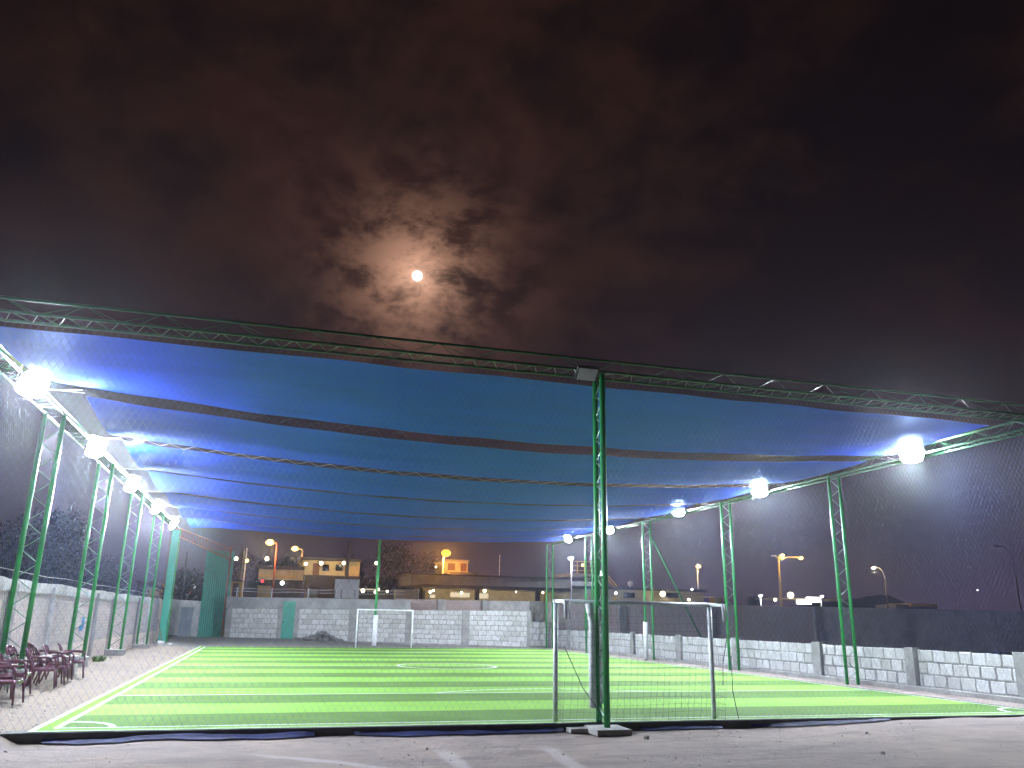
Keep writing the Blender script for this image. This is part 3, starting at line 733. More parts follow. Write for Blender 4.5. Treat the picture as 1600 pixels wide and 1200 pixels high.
# ------------------------------------------------------------------ goals
def goal(x0, x1, y, H, label, back, mt, r, net_=True):
    t = empty('football_goal', ((x0+x1)/2, y, 0)); tag(t, label, 'goal', None)
    cx = (x0+x1)/2; h = (x1-x0)/2
    for s in (-1, 1):
        m = MB(); m.tube([(s*h, 0, 0), (s*h, 0, H)], r, 12); m.build('post', mt, t, smooth=True)
    m = MB(); m.tube([(-h-r, 0, H), (h+r, 0, H)], r*.95, 12); m.build('crossbar', mt, t, smooth=True)
    if back:
        for s in (-1, 1):
            m = MB(); m.tube([(s*h, 0, H), (s*h, back, H-.01), (s*h, back*1.08, H-.29)], r*.75, 10); m.tube([(s*h+.05, back*.98, H+.01), (s*h+.07, back*1.16, H-.30)], r*.35, 8)
            m.build('net_support', mt, t, smooth=True)
    if net_:
        m = MB()
        n = int(2*h/.12)
        for k in range(n+1):
            x = -h+2*h*k/n+.01*math.sin(k*3.1); m.tube([(x, back*.9, H-.1), (x+.02*math.sin(k), back*1.05, H*.5), (x, back*.75, .03)], .0016, 3, caps=False)
        for k in range(15):
            z = .05+k*(H-.15)/15; yy = back*(.75+.3*math.sin(math.pi*z/H))
            m.tube([(-h+2*h*q/8, yy, z+.015*math.sin(q+k)) for q in range(9)], .0014, 3, caps=False)
        for s in (-1, 1):
            for k in range(6):
                yy = back*k/6; m.tube([(s*h, yy, H-.05), (s*h+.02*math.sin(k), yy, .04)], .0016, 3, caps=False)
            for k in range(15): z = .05+k*(H-.15)/15; m.tube([(s*h, 0, z), (s*h, back, z-.02)], .0014, 3, caps=False)
        for (a, b) in (((-h, back*.9, 1.25), (-h+.75, back, .03)), ((h+.1, back*.9, 1.5), (h-.02, back*.8, .6)), ((h+.12, back, 1.1), (h+.2, back, .05))):
            a, b = Vector(a), Vector(b); m.tube([a, (a+b)/2+Vector((-.05, 0, -.06)), b], .007, 5)
        m.build('goal_net', M['netd'], t)
    return t
goal(4.966, 8.03, 14.25, 2.0, 'grey steel football goal at the near end beside the centre post', -.50, M['galv'], .042)
goal(4.865, 7.91, 47.0, 2.0, 'white football goal at the far end in front of the block wall', 0, M['white'], .045, False)

# ------------------------------------------------------------------ plastic armchairs
def armchair(mt):
    t = empty('plastic_chair', (0, 0, 0))
    m = MB()
    m.grid(lambda u, v: ((u-.5)*(.44+.04*v), -.24+.46*v, .43-.02*math.sin(math.pi*v)-.015*math.sin(math.pi*u)+(.015 if v > .9 else 0)), 8, 8)
    m.build('seat', mt, t, smooth=True, solid=.018)
    m = MB()
    # back: frame plus slats, leaning back, rounded top
    def bp(u, z): x = (u-.5)*.46; return (x, -.24-.16*(z-.42)/.42-.05*(1-(2*u-1)**2), z)
    top = lambda u: .80+.06*math.sin(math.pi*u)
    m.tube([bp(0, .42), bp(0, .6), bp(.0, .74), bp(.1, top(.1)), bp(.3, top(.3)), bp(.5, top(.5)), bp(.7, top(.7)), bp(.9, top(.9)), bp(1, .74), bp(1, .6), bp(1, .42)], .022, 8)
    for k in range(5):
        u0 = .12+.165*k; vs = []
        m.grid(lambda a, b, u0=u0: bp(u0+.095*a, .44+(top(u0)-.45)*b), 2, 6)
    m.grid(lambda a, b: bp(.03+.94*a, .73+(.07+.05*math.sin(math.pi*a))*b), 10, 2)
    m.build('backrest', mt, t, smooth=True, solid=.012)
    for s in (-1, 1):
        m = MB(); pts = [(s*.235, -.27, .66), (s*.27, -.15, .67), (s*.275, .05, .665), (s*.27, .19, .64), (s*.265, .23, .58), (s*.262, .24, .44)]
        m.tube(pts, .019, 8); m.grid(lambda a, b, s=s: (s*(.245+.05*b), -.26+.45*a, .685-.01*a), 8, 1)
        m.build('armrest', mt, t, smooth=True, solid=.01)
        for (ya, yb) in ((.22, .27), (-.23, -.33)):
            m = MB(); m.tube([(s*.225, ya, .43), (s*.255, (ya+yb)/2, .2), (s*.27, yb, 0)], .026, 6, r1=.017); m.build('leg', mt, t, smooth=True)
    m = MB(); m.box((0, .23, .395), (.45, .02, .06)); m.box((-.235, 0, .395), (.02, .44, .06)); m.box((.235, 0, .395), (.02, .44, .06)); m.build('apron', mt, t, bevel=.006)
    return t
ch = armchair(M['maroon'])
spots = [(-4.42, 20.45, -82, 'maroon plastic armchair at the near front of the longer row by the left wall'),
         (-4.95, 21.05, -100, 'maroon plastic armchair pushed close to the wall behind the front one of the longer row'),
         (-4.45, 21.30, -72, 'maroon plastic armchair second along the edge of the longer row'),
         (-4.48, 22.15, -88, 'maroon plastic armchair third along the longer row'),
         (-4.98, 22.7, -50, 'maroon plastic armchair turned askew against the wall in the longer row'),
         (-4.45, 23.5, -80, 'maroon plastic armchair at the far end of the longer row'),
         (-4.30, 17.2, -95, 'maroon plastic armchair nearest the camera at the left edge'),
         (-4.62, 17.95, -75, 'maroon plastic armchair second from the camera at the left edge'),
         (-4.50, 18.55, -90, 'maroon plastic armchair just left of the gap between the two rows')]
for i, (x, y, a, lb) in enumerate(spots):
    o = ch if i == 0 else copy_tree(ch)
    o.location = (x, y, gh(x, y)+.005); o.rotation_euler = (0, 0, math.radians(a)); o.scale = (.93, .93, .93); tag(o, lb, 'chair', 'plastic chairs along the left wall')
o = armchair(M['greyp']); o.location = (-5.0, 19.0, gh(-5.0, 19.0)+.005); o.rotation_euler = (0, 0, math.radians(-70)); tag(o, 'grey plastic armchair among the maroon ones near the left wall', 'chair', 'plastic chairs along the left wall')

# ------------------------------------------------------------------ gate at the back left
gt = empty('sheet_metal_gate', tuple(at(309, 996, 54.2)-Vector((0, 0, 0)))); gb = at(309, 996, 54.2); ge = at(351, 994, 56.0)
gt.location = (gb.x, gb.y, .1); tag(gt, 'tall teal corrugated metal gate standing at the far left corner', 'gate')
D = Vector((ge.x-gb.x, ge.y-gb.y, 0)); Hh = 5.3
m = MB()
def GP(u, v):
    wv = .010*math.sin(u*math.pi*24)
    return (D.x*u+wv*.5, D.y*u-wv, .05+Hh*v)
m.grid(GP, 96, 2); m.build('corrugated_sheet', M['teal'], gt, solid=.01)
for u in (0, 1):
    m = MB(); m.box((D.x*u, D.y*u+.03, Hh/2+.05), (.09, .09, Hh+.1)); m.build('gate_frame', M['teal'], gt, bevel=.008)
m = MB(); m.box((D.x/2, D.y/2+.05, 2.4), (D.length, .05, .08), rz=math.atan2(D.y, D.x)); m.build('rail', M['teal'], gt)
# grey post right of gate
m = MB(); m.box((D.x*1.12, D.y*1.12, 1.2), (.12, .12, 2.5)); m.build('gate_post', M['tealp'], gt)
# orange-lit lattice beam
bL = at(272, 822, 49.0); bR = at(362, 858, 55.5); bR2 = at(362, 876, 55.5); bL2 = at(272, 835, 49.0)
root = empty('lattice_beam', tuple(bR2)); tag(root, 'thin orange-lit lattice beam above the teal gate', 'truss')
for a, b, nm in ((bL, bR, 'chord'), (bL2, bR2, 'chord')):
    m = MB(); m.tube([a-bR2, b-bR2], .035, 8); m.build(nm, M['orange'], root)
m = MB(); nseg = 22
for k in range(nseg):
    a = bL.lerp(bR, k/nseg); b = bL2.lerp(bR2, (k+.5)/nseg); c = bL.lerp(bR, (k+1)/nseg); m.tube([a-bR2, b-bR2], .014, 4); m.tube([b-bR2, c-bR2], .014, 4)
m.build('lattice', M['orange'], root)
m = MB(); pb = at(362, 852, 55.5); m.tube([(pb.x-bR2.x, 0, -bR2.z+.1), (pb.x-bR2.x, 0, pb.z-bR2.z)], .05, 8); m.build('end_post', M['orange'], root)
# grey boards leaning by the gate, wall closing the corner
cw = empty('corner_wall', (-6.0, 53.6, 0)); tag(cw, 'short grey brown wall closing the corner left of the teal gate', 'wall')
q1, q2 = at(262, 990, 52.9), at(311, 990, 54.4)
m = MB(); prism(m, (q1.x-.4, q1.y), (q2.x, q2.y), -.2, 2.42, -.2, 2.36, .2, (0, -1)); rel(m, cw).build('wall_body', M['plaster'], cw)
for i, (xa, xb, ya) in enumerate(((276, 287, 52.3), (286, 296, 52.6))):
    a, b = at(xa, 997, ya), at(xb, 997, ya); m = MB()
    vs = [(a.x, a.y, .08), (b.x, b.y, .08), (b.x, b.y+.35, 1.98), (a.x, a.y+.35, 1.98)]; vs += [(v[0], v[1]+.04, v[2]) for v in vs]
    m.add(vs, [(0, 1, 2, 3), (5, 4, 7, 6), (0, 4, 5, 1), (1, 5, 6, 2), (2, 6, 7, 3), (3, 7, 4, 0)])
    tag(m.build('leaning_board', M['greysheet']), ('left', 'right')[i]+' one of two grey blue boards leaning on the corner wall beside the gate', 'board')
# litter and stick
p = at(250, 1009, 45.5)
m = MB(); m.ball((p.x, p.y, .20), .20, 9, 6, .6, .35); m.ball((p.x+.45, p.y+.2, .13), .14, 8, 5, .5, .4); tag(m.build('plastic_bag', M['bag'], smooth=True), 'crumpled white plastic bag on the dirt at the foot of the pale teal post', 'bag')
m = MB(); a = at(254, 1006, 45.8); b = at(247, 968, 46.6); m.tube([(a.x, a.y, .15), b], .025, 6); tag(m.build('wooden_stick', M['wood']), 'thin pale stick leaning against the pale teal post', 'stick')
# rubble heap
random.seed(5)
m = MB(); sA, sB = onwall(466), onwall(537)
for k in range(230):
    t = random.gauss(.5, .23)
    if not 0 <= t <= 1: continue
    hgt = .42*math.exp(-((t-.58)/.22)**2)+.10; s = sA+(sB-sA)*t; q = A+dAB*s+nAB*(random.uniform(.15, .9)); r = random.uniform(.05, .14)
    z = gh(q.x, q.y)+random.random()*hgt; m.ball((q.x, q.y, z), r, 6, 4, .7, .3)
tag(m.build('rubble_heap', M['rock']), 'low heap of grey rubble at the foot of the back block wall', 'rubble', kind='stuff')
# weeds by the left wall
random.seed(9)
def weed(x, y, n, h, lab):
    m = MB()
    for k in range(n):
        a = random.uniform(0, 6.28); r = random.uniform(0, .35); bx, by = x+r*math.cos(a)*.5, y+r*math.sin(a)*1.6; hh = h*random.uniform(.5, 1); ln2 = random.uniform(.05, .2)
        z = gh(bx, by); dx, dy = ln2*math.cos(a*3), ln2*math.sin(a*3); wv = .012
        m.add([(bx-wv, by, z), (bx+wv, by, z), (bx+dx*.4+wv, by+dy*.4, z+hh*.6), (bx+dx*.4-wv, by+dy*.4, z+hh*.6), (bx+dx, by+dy, z+hh)], [(0, 1, 2, 3), (3, 2, 4)])
    tag(m.build('weed_clump', M['weed']), lab, 'weeds')
weed(-4.85, 24.9, 260, .34, 'green weed clump in the dirt between the second and third left posts')
weed(-5.0, 30.2, 90, .2, 'small weed tuft by the foot of the left wall farther back')
# white block near second post
m = MB(); m.box((-4.62, 23.9, .28), (.30, .34, .62), jit=.015); tag(m.build('concrete_block', M['concl'], bevel=.02), 'pale concrete block standing by the last maroon chair', 'block')
# small stones in the foreground
random.seed(31)
stn = [(667, 1174), (976, 1137), (1010, 1157), (880, 1182), (1380, 1183), (110, 1162), (8, 1178), (1355, 1152)]
cols_ = ['grey', 'pale', 'dark', 'small', 'flat', 'brown', 'lone', 'tiny']
wh = ['in front of the blue tarpaulin, left of centre', 'right of the centre post footing', 'well right of the centre post footing', 'below the left goal post', 'in the right foreground', 'near the left corner of the turf', 'at the lower left edge', 'in the dirt in front of the right corner']
for i, (px, py) in enumerate(stn):
    dd = ray(px, py); t = (-.15-CAM_H)/dd.z; x, y = dd.x*t, dd.y*t; r = .022+.012*(i % 3)
    m = MB(); m.ball((x, y, gh(x, y)+r*.3), r, 7, 5, .7, .25); tag(m.build('stone', M['concl'] if i % 2 else M['rock']), '%s stone %s' % (cols_[i], wh[i]), 'stone', 'loose stones on the dirt')

random.seed(77)
gv = MB()
for k in range(1700):
    x = random.uniform(-7, 17); y = random.uniform(8.2, 13.85) if random.random() < .8 else random.uniform(13.3, 13.9)
    if abs(x-5.5) < .7 and y > 13.0: continue
    if mnoise.noise(Vector((x*.6, y*1.2, 4))) < random.uniform(-.5, .35): continue
    r = random.choice((.004, .005, .006, .007, .009, .013)); gv.ball((x, y, gh(x, y)+r*.25), r, 5, 3, .6, .3)
for k in range(500):
    x = random.uniform(-4.9, -3.2); y = random.uniform(14.3, 44); r = random.choice((.010, .014, .02)); gv.ball((x, y, gh(x, y)+r*.25), r, 5, 3, .6, .3)
tag(gv.build('gravel', M['grit']), 'fine grit and pebbles scattered over the dirt', kind='stuff')

# ------------------------------------------------------------------ trees
def tree(px, py_top, Y, Rr, label, seed, n=4500, sq=.9):
    random.seed(seed); p = at(px, py_top, Y); H = p.z
    root = empty('tree', (p.x, Y, 0)); tag(root, label, 'tree')
    m = MB(); m.tube([(0, 0, -.1), (.05, .05, H*.35), (.15, 0, H*.7)], .18, 8, r1=.07)
    cl = []
    for k in range(9):
        a = random.uniform(0, 6.28); rr = Rr*random.uniform(.25, .8); z = H*random.uniform(.42, .9); c = Vector((rr*math.cos(a), rr*math.sin(a), z)); cl.append((c, Rr*random.uniform(.28, .5)))
        m.tube([(.05, 0, H*.3), tuple(c*.6+Vector((0, 0, H*.12))), tuple(c)], .06, 5, r1=.02)
    m.build('trunk', M['bark'], root)
    cl.append((Vector((0, 0, H-Rr*.4)), Rr*.42)); m = MB()
    for k in range(n):
        c, r = random.choice(cl); v = Vector((random.gauss(0, 1), random.gauss(0, 1), random.gauss(0, 1))).normalized()*r*random.uniform(.45, 1.08); v.z *= sq; q = c+v
        a = Vector((random.gauss(0, 1), random.gauss(0, 1), random.gauss(0, 1))).normalized(); b = a.orthogonal().normalized(); s = random.uniform(.05, .10)*(Rr/2.2)**.5
        m.add([q-a*s, q+b*s*.5, q+a*s, q-b*s*.5], [(0, 1, 2, 3)])
    m.build('crown', M['leaf'], root)
tree(100, 800, 40, 3.0, 'dark bushy tree behind the left wall beside the second post', 3); 
for i, (px, py, Y, R_, lb) in enumerate([
    (10, 830, 30, 2.6, 'dark tree behind the left wall at the picture edge'),
    (170, 870, 56, 3.0, 'dark tree behind the left wall near the third post'),
    (292, 888, 62, 2.4, 'round dark tree between the pale teal post and the gate'),
    (385, 862, 90, 3.2, 'dark tree behind the grey pole right of the gate'),
    (440, 868, 96, 3.4, 'dark tree behind the yellow house'),
    (612, 846, 92, 4.6, 'tall dark tree right of the green post behind the far goal'),
    (660, 862, 95, 3.6, 'dark tree left of the orange lamp'),
    (575, 868, 97, 3.4, 'dark tree behind the white billboard'),
    (1180, 928, 110, 2.2, 'low dark bush left of the double street lamp'),
    (330, 905, 75, 2.6, 'dark tree hidden behind the upper part of the teal gate')]):
    tree(px, py, Y, R_, lb, 40+i, 4200 if R_ < 4 else 6500)

# ------------------------------------------------------------------ background buildings
def bxp(bm, x0, y0, x1, y1, Y, depth, z0=None):
    a, b = at(x0, (y0+y1)/2, Y), at(x1, (y0+y1)/2, Y); zt = at((x0+x1)/2, y0, Y).z; zb = at((x0+x1)/2, y1, Y).z if z0 is None else z0
    bm.span(a.x, b.x, Y, Y+depth, zb, zt); return bm
def part(nm, mt, root, rects, bev=0):
    for (x0, y0, x1, y1, Y, dp, *z) in rects:
        m = MB(); bxp(m, x0, y0, x1, y1, Y, dp, z[0] if z else None); rel(m, root).build(nm, mt, root, bevel=bev)
def bld(name, label, px, Y, cat='building'):
    r = empty(name, (at(px, 930, Y).x, Y, 0)); tag(r, label, cat); return r
def wall_lamp(px, py, Y, mt, r, col, power, label, cat='lamp', name='wall_lamp', grp=None, light=True):
    p = at(px, py, Y); root = empty(name, tuple(p)); tag(root, label, cat, grp)
    m = MB(); m.ball((0, -.05, 0), r, 10, 6); m.build('bulb', mt, root, smooth=True)
    m = MB(); m.box((0, .06+r, .02), (r*1.2, .12, r*1.4)); m.box((0, r*.4, r+.03), (r*2.2, r*2, .04)); m.build('fitting', M['roofd'], root)
    if light: point_light('lamp_light', (0, -r-.45, 0), col, power, .15, root)
    return root
WARM = (1, .80, .45); SOD = (1, .60, .2); ORA = (1, .38, .06); COOL = (.85, .93, 1)

# yellow two storey house on the left
h = bld('yellow_house', 'long yellow and cream house with a flat roof behind the back wall', 480, 84)
part('wall', M['cream'], h, [(404, 889, 474, 906, 84, 8), (472, 876, 562, 901, 86, 7)])
part('ground_floor', M['roofd'], h, [(408, 904, 462, 940, 84.5, 7, 0)])
part('dark_storefront', M['roofd'], h, [(462, 899, 562, 940, 85.2, 6, 0)])
part('roof', M['roofd'], h, [(398, 884, 476, 889, 83.4, 9), (470, 872, 566, 876, 85.4, 8)])
part('ledge', M['yellow'], h, [(404, 899, 462, 901, 83.8, .4)])
part('window', M['winoff'], h, [(504, 882, 514, 892, 85.92, .1), (525, 882, 535, 892, 85.92, .1)])
part('door', M['brownd'], h, [(489, 880, 499, 899, 85.92, .1), (539, 880, 544, 899, 85.92, .1)])
h2 = bld('yellow_kiosk', 'small bright yellow hut wall above the back wall, below the red pole', 412, 66); part('wall', M['yellow'], h2, [(402, 915, 423, 934, 66, 3, 0)]); part('roof', M['roofd'], h2, [(400, 913, 425, 915, 65.7, 3.5)])
h3 = bld('ochre_hut', 'ochre hut with a brown door just right of the teal gate', 366, 68); part('wall', M['yellow'], h3, [(357, 908, 377, 934, 68, 3, 0)]); part('door', M['brownd'], h3, [(363, 911, 372, 932, 67.9, .12)]); part('roof', M['roofd'], h3, [(355, 906, 379, 908, 67.6, 3.6)])
h4 = bld('brown_kiosk', 'small plain brown hut between the yellow hut and the white billboard', 488, 66); part('wall', M['cream'], h4, [(480, 919, 497, 934, 66, 3, 0)]); part('roof', M['brownd'], h4, [(478, 917.5, 499, 919, 65.8, 3.5)])
h5 = bld('ochre_house', 'ochre house wall seen between the left lattice posts', 236, 60); part('wall', M['yellow'], h5, [(226, 918, 242, 944, 60, 4, 0)]); part('roof', M['brownd'], h5, [(214, 908, 245, 914, 59.6, 5)]); part('side_wall', M['greyw'], h5, [(216, 913, 226, 944, 60.4, 4, 0)])
bb = bld('white_billboard', 'blank white billboard above the back wall behind the goal', 542, 62, 'billboard'); part('panel', M['panelw'], bb, [(523, 905, 561, 935, 62, .15)]); part('support_post', M['galv'], bb, [(530, 930, 532, 945, 62.2, .1, 0), (553, 930, 555, 945, 62.2, .1, 0)])

# long low hall in the centre
c = bld('low_hall', 'long low grey hall with a dark canopy over lit cream walls', 770, 80)
part('fascia', M['greyw'], c, [(642, 901, 886, 917, 80, 10)])
part('side_roof', M['greyw'], c, [(618, 921, 660, 936, 79, 8, 0)])
part('roof', M['roofd'], c, [(638, 899, 890, 901, 79.6, 11)])
part('canopy', M['roofd'], c, [(658, 916, 892, 921, 77.2, 4)])
part('wall', M['cream'], c, [(664, 921, 890, 940, 80.4, 8, 0)])
part('column', M['roofd'], c, [(656, 919, 661, 940, 77.3, .4, 0), (743, 919, 749, 940, 77.3, .4, 0), (838, 919, 844, 940, 77.3, .4, 0)])
part('lit_window', M['litw'], c, [(749, 927, 763, 935, 80.3, .1), (704, 926, 734, 933, 80.3, .1), (672, 929, 680, 934, 80.3, .1)])
part('lit_strip', M['litw'], c, [(560, 920, 590, 921.5, 79.5, .3)])
part('low_wing', M['roofd'], c, [(556, 921, 620, 940, 80, 5, 0)])
# cast roof boxes
part('roof_tank', M['roofd'], c, [(703, 894, 745, 899, 82, 3)])
part('antenna', M['galv'], c, [(780.2, 867, 781.2, 899, 82, .05)])
o5 = bld('orange_tower', 'small tower room lit orange by the bright orange lamp', 713, 90, 'tower')
part('wall', M['cream'], o5, [(693, 877, 731, 900, 90, 5, 0)]); part('roof', M['greyw'], o5, [(691, 874.5, 733, 877, 89.6, 6)]); part('window', M['brownd'], o5, [(700, 880, 711, 891, 89.92, .1), (720, 880, 729, 893, 89.92, .1)])
# building right of centre with a railed platform and tank
r1 = bld('pale_building', 'long cream building with a dark flat roof right of the centre post', 1010, 82)
part('wall', M['cream'], r1, [(890, 922, 1100, 945, 82, 8, 0)]); part('roof', M['roofd'], r1, [(886, 918, 1104, 922, 81.3, 10)])
part('end_wall', M['greyw'], r1, [(878, 903, 892, 940, 80.9, 6, 0)])
part('door', M['yellow'], r1, [(958, 931, 964, 941, 81.9, .1)]); part('window', M['winoff'], r1, [(1040, 926, 1060, 934, 81.92, .1), (975, 926, 992, 934, 81.92, .1)])
part('yellow_parapet', M['yellow'], r1, [(1096, 932, 1132, 934, 81, .4), (1116, 932, 1128, 942, 80.8, 1)])
pl = bld('railed_platform', 'raised platform with yellow railings and a pale tank beside the bright white lamp', 910, 84, 'platform')
part('deck', M['greyw'], pl, [(888, 896, 938, 901, 84, 5)]); part('tank', M['white'], pl, [(895, 909, 938, 918, 83, 2.4)])
part('rail', M['yellow'], pl, [(892, y, 930, y+.9, 83.9, .06) for y in (877, 884, 891)])
part('railing_post', M['yellow'], pl, [(x, 876, x+.9, 897, 83.9, .08) for x in (892, 902, 913, 924, 930)])
m = MB()
for dx in (0, 5): 
    a_, b_ = at(944+dx, 899, 83.8), at(962+dx, 919, 83.8); m.tube([a_, b_], .07, 5)
rel(m, pl).build('stair', M['yellow'], pl)
part('leg', M['greyw'], pl, [(890, 901, 893, 940, 84.2, .3, 0), (933, 901, 936, 940, 84.2, .3, 0), (950, 900, 953, 945, 84.2, .3, 0)])
dd_ = bld('satellite_dish', 'small white dish on the roof of the cream building', 985, 83, 'dish')
m = MB(); p = at(985, 912, 83); m.ball((0, -.05, p.z), .32, 10, 6, 1); m.build('dish', M['white'], dd_, smooth=True)
m = MB(); m.tube([(0, .1, 4.4), (0, .1, p.z)], .05, 6); m.build('mast', M['galv'], dd_)
yr = bld('yellow_roof_shed', 'shed with a flat yellow roof far off on the right', 1447, 96); part('roof', M['yellow'], yr, [(1425, 943, 1465, 948, 96, 5)]); part('wall', M['greyw'], yr, [(1400, 945, 1465, 955, 96.6, 4, 0)])
fs = bld('filling_station', 'brightly lit canopy and forecourt far off between the right posts', 1262, 104); 
part('canopy', M['cream'], fs, [(1215, 935, 1318, 937.5, 106, 6)]); part('column', M['greyw'], fs, [(1222, 937, 1224, 950, 107, .3, 0), (1315, 937, 1317, 950, 107, .3, 0)])
part('lit_sign', emit('bright_sign', (1, .97, .85), 5), fs, [(1247, 937, 1268, 944, 104, .4), (1262, 933, 1282, 941, 104.3, .4)])

# lamps on walls and far lights
for i, (px, py, Y, mt, r, col, pw, lb) in enumerate([
    (369, 873, 80, 'warm', .16, WARM, 60, 'white wall light at upper left just right of the gate top'),
    (386, 876, 79, 'sod', .16, SOD, 60, 'yellowish light right beside the thin pole right of the gate'),
    (417, 873, 80, 'warm', .17, WARM, 120, 'white light just left of the red pole above the yellow roof'),
    (478, 881, 84.5, 'warm', .15, WARM, 150, 'leftmost wall light on the upper cream storey'),
    (502, 880, 84.8, 'warm', .18, WARM, 160, 'wall light between the door and the first dark window of the cream storey'),
    (537, 880, 84.8, 'warm', .17, WARM, 160, 'wall light at the right end of the cream storey'),
    (588, 880, 84.8, 'warm', .16, WARM, 100, 'single wall light among the dark trees right of the green post'),
    (441, 911, 82, 'cool', .18, COOL, 60, 'cool white light in the dark ground floor of the yellow house'),
    (410, 908, 82, 'red', .16, (1, .1, .1), 4, 'small red light under the yellow roof'),
    (567, 923, 78, 'warm', .17, WARM, 60, 'leftmost bright light under the eaves of the low hall'),
    (587, 925, 78, 'warm', .16, WARM, 60, 'second bright light under the eaves of the low hall'),
    (591, 921, 80, 'warm', .12, WARM, 30, 'small light just above the second one at the low hall'),
    (605, 924, 78, 'warm', .10, WARM, 20, 'faint light at the left corner of the low hall'),
    (672, 925, 78.5, 'warm', .12, WARM, 70, 'left light of the cluster under the dark canopy'),
    (677, 923, 79, 'warm', .11, WARM, 40, 'right light of the cluster under the dark canopy'),
    (721, 926, 79, 'warm', .12, WARM, 90, 'small ceiling light in the middle bay of the dark canopy'),
    (757, 923, 79, 'warm', .16, WARM, 140, 'bright light above the lit window of the low hall'),
    (806, 925, 79, 'warm', .07, WARM, 130, 'tiny pendant light in the right bay of the canopy'),
    (848, 926, 79, 'warm', .10, WARM, 90, 'small light right of the last canopy column'),
    (681, 886, 88, 'warm', .09, WARM, 20, 'tiny light left of the orange tower'),
    (939, 896, 82, 'cool', .24, COOL, 90, 'bright white light behind the centre post at platform height'),
    (910, 883, 83.5, 'sod', .16, SOD, 90, 'yellow light on the railed platform'),
    (962, 927, 81, 'cool', .12, COOL, 40, 'small white light at the left end of the cream building'),
    (1035, 928, 81, 'warm', .28, WARM, 200, 'large bright light on the cream building wall'),
    (1076, 937, 80, 'warm', .14, WARM, 40, 'low light near the right end of the cream building'),
    (1081, 921, 80.8, 'cool', .11, COOL, 20, 'small white light on the roof edge of the cream building'),
    (1211, 937, 100, 'warm', .20, WARM, 60, 'white light just left of the double street lamp pole'),
    (1235, 930, 102, 'warm', .42, WARM, 150, 'large warm glowing light right of the double street lamp pole'),
    (1527, 922, 150, 'cool', .14, COOL, 5, 'tiny white light on the dark hillside at far right')]):
    wall_lamp(px, py, Y, M[mt], r, col, pw*.45, lb, grp='small lamps beyond the walls')

def street_lamp(px_base, px_head, py_head, Y, label, mt, lightc, power, pole_m, curve=1.0, lit=True, both=None, r=.16, hr=.30):
    hp = at(px_head, py_head, Y); bx = at(px_base, 945, Y).x
    root = empty('street_lamp', (bx, Y, 0)); tag(root, label, 'street lamp'); H = hp.z; dx = hp.x-bx
    m = MB(); m.tube([(0, 0, 0), (0, 0, H*.5), (0, 0, H-.9*curve)], r, 8, r1=r*.6); m.build('pole', pole_m, root, smooth=True)
    def head(dx, H, litm, suffix=''):
        s = 1 if dx >= 0 else -1
        m = MB(); m.tube([(0, 0, H-.9*curve), (dx*.12, 0, H-.35*curve), (dx*.45, 0, H-.05), (dx, 0, H+.05)], r*.5, 6); m.build('arm', pole_m, root, smooth=True)
        m = MB(); m.box((dx, 0, H+.05), (.75, .32, .16), top=.7); m.build('lamp_head', M['galv'] if litm is None else pole_m, root, bevel=.02)
        if litm is not None:
            m = MB(); m.ball((dx, 0, H-.08), hr, 10, 6, .7); m.build('bulb', litm, root, smooth=True)
            point_light('lamp_light', (dx, -.25, H-.6), lightc, power, .2, root)
    head(dx, H, mt if lit else None)
    for (ph, yh, lt) in (both or []):
        q = at(ph, yh, Y); head(q.x-bx, q.z, mt if lt else None)
    return root
street_lamp(424, 422, 846, 76, 'street lamp on a rusty red pole above the yellow hut', M['sod'], SOD, 900, M['redpole'], .3, hr=.38, r=.10)
street_lamp(466, 461, 856, 92, 'yellow street lamp high above the cream house roof', M['sod'], SOD, 500, M['wood'], .4, hr=.38)
street_lamp(690, 697, 863, 82, 'bright orange street lamp in front of the orange tower', M['sodo'], ORA, 7000, M['wood'], .3, hr=.50, r=.06)
street_lamp(893, 892, 871, 78, 'bright white lamp on a thin pole left of the centre post', M['cool'], COOL, 500, M['galv'], .3, hr=.28, r=.08)
street_lamp(1092, 1091, 884, 100, 'single street lamp on a thin pole right of the leaning brace', M['sod'], SOD, 300, M['galv'], .3, hr=.34, r=.08)
street_lamp(1221, 1222, 867, 98, 'three headed street lamp with two lit heads between the right posts', M['sod'], SOD, 500, M['yellow'], .6, both=[(1251, 871, True), (1209, 869, False)], hr=.34, r=.2)
street_lamp(1387, 1365, 886, 90, 'street lamp with a curved arm to the left, right of the first right post', M['warm'], WARM, 500, M['wood'], 1.6, hr=.26, r=.11)
street_lamp(1594, 1556, 854, 72, 'unlit grey street lamp at the right edge', M['warm'], WARM, 1, M['wood'], 1.8, lit=False, r=.09)
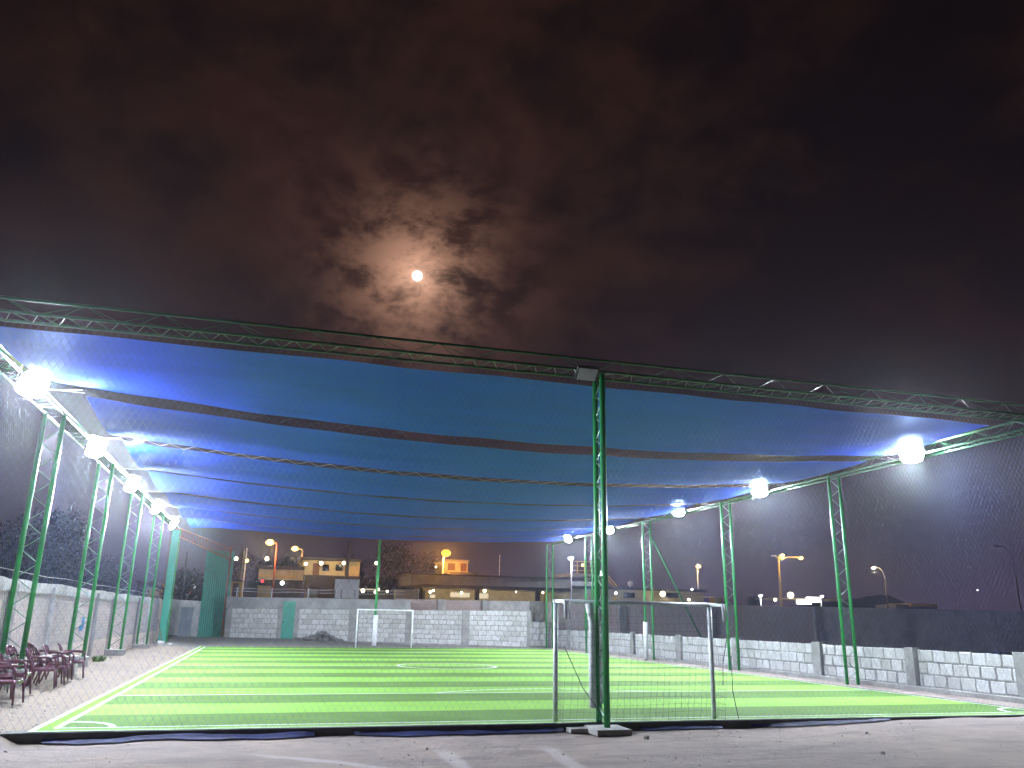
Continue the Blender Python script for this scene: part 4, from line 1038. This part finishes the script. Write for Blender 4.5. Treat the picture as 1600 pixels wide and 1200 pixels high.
street_lamp(1189, 1188, 930, 100, 'short post with a white light left of the double street lamp', M['cool'], COOL, 60, M['white'], .2, hr=.22, r=.12)
street_lamp(1283, 1284, 931, 100, 'short post with a white light at the right end of the lit canopy', M['cool'], COOL, 60, M['white'], .2, hr=.22, r=.09)
# plain poles
for i, (px, yt, Y, r, mt, lb) in enumerate([(380, 858, 74, .14, 'wood', 'tall wooden pole just right of the teal gate'),
        (386, 856, 82, .08, 'galv', 'thin grey mast close behind the wooden pole'),
        (546, 848, 70, .15, 'greyw', 'tall grey concrete pole in front of the white billboard'),
        (479, 902, 70, .06, 'yellow', 'thin yellow post left of the small brown hut'),
        (293, 862, 56, .08, 'roofd', 'dark thin pole between the pale teal post and the gate')]):
    p = at(px, yt, Y); m = MB(); m.tube([(p.x, Y, 0), (p.x, Y, p.z)], r, 8, r1=r*.7); tag(m.build('utility_pole', M[mt], smooth=True), lb, 'pole')
# lit shop sign left of the gate
sg = bld('lit_sign', 'small bright white and red lit sign left of the teal gate', 302, 64, 'sign')
part('white_panel', emit('sign_white', (1, .93, .8), 4), sg, [(300, 912, 305, 921, 64, .15)]); part('red_panel', emit('sign_red', (1, .12, .04), 1.6), sg, [(296.5, 912, 299.5, 928, 64.05, .15)]); part('post', M['roofd'], sg, [(299, 920, 301, 950, 64.2, .1, 0)])
wall_lamp(301, 907, 64, M['warm'], .10, WARM, 50, 'tiny round light just above the lit sign left of the gate', grp='small lamps beyond the walls')

# ------------------------------------------------------------------ haze volume added for lamp halos, in place of lens bloom
hz = MB(); hz.span(-141, 191, -10, 241, -1.5, 26)
hm = bpy.data.materials.new('halo_haze'); hm.use_nodes = True; hm.node_tree.nodes.clear()
N = NT(hm.node_tree); pv = N.n('ShaderNodeVolumePrincipled'); pv.inputs['Color'].default_value = (.86, .90, 1, 1); pv.inputs['Density'].default_value = .00052; pv.inputs['Anisotropy'].default_value = .93
o_ = N.n('ShaderNodeOutputMaterial'); N.l(pv.outputs[0], o_.inputs['Volume'])
tag(hz.build('added_haze', hm), 'thin haze added to give the lamps halos', 'added_haze', kind='stuff')
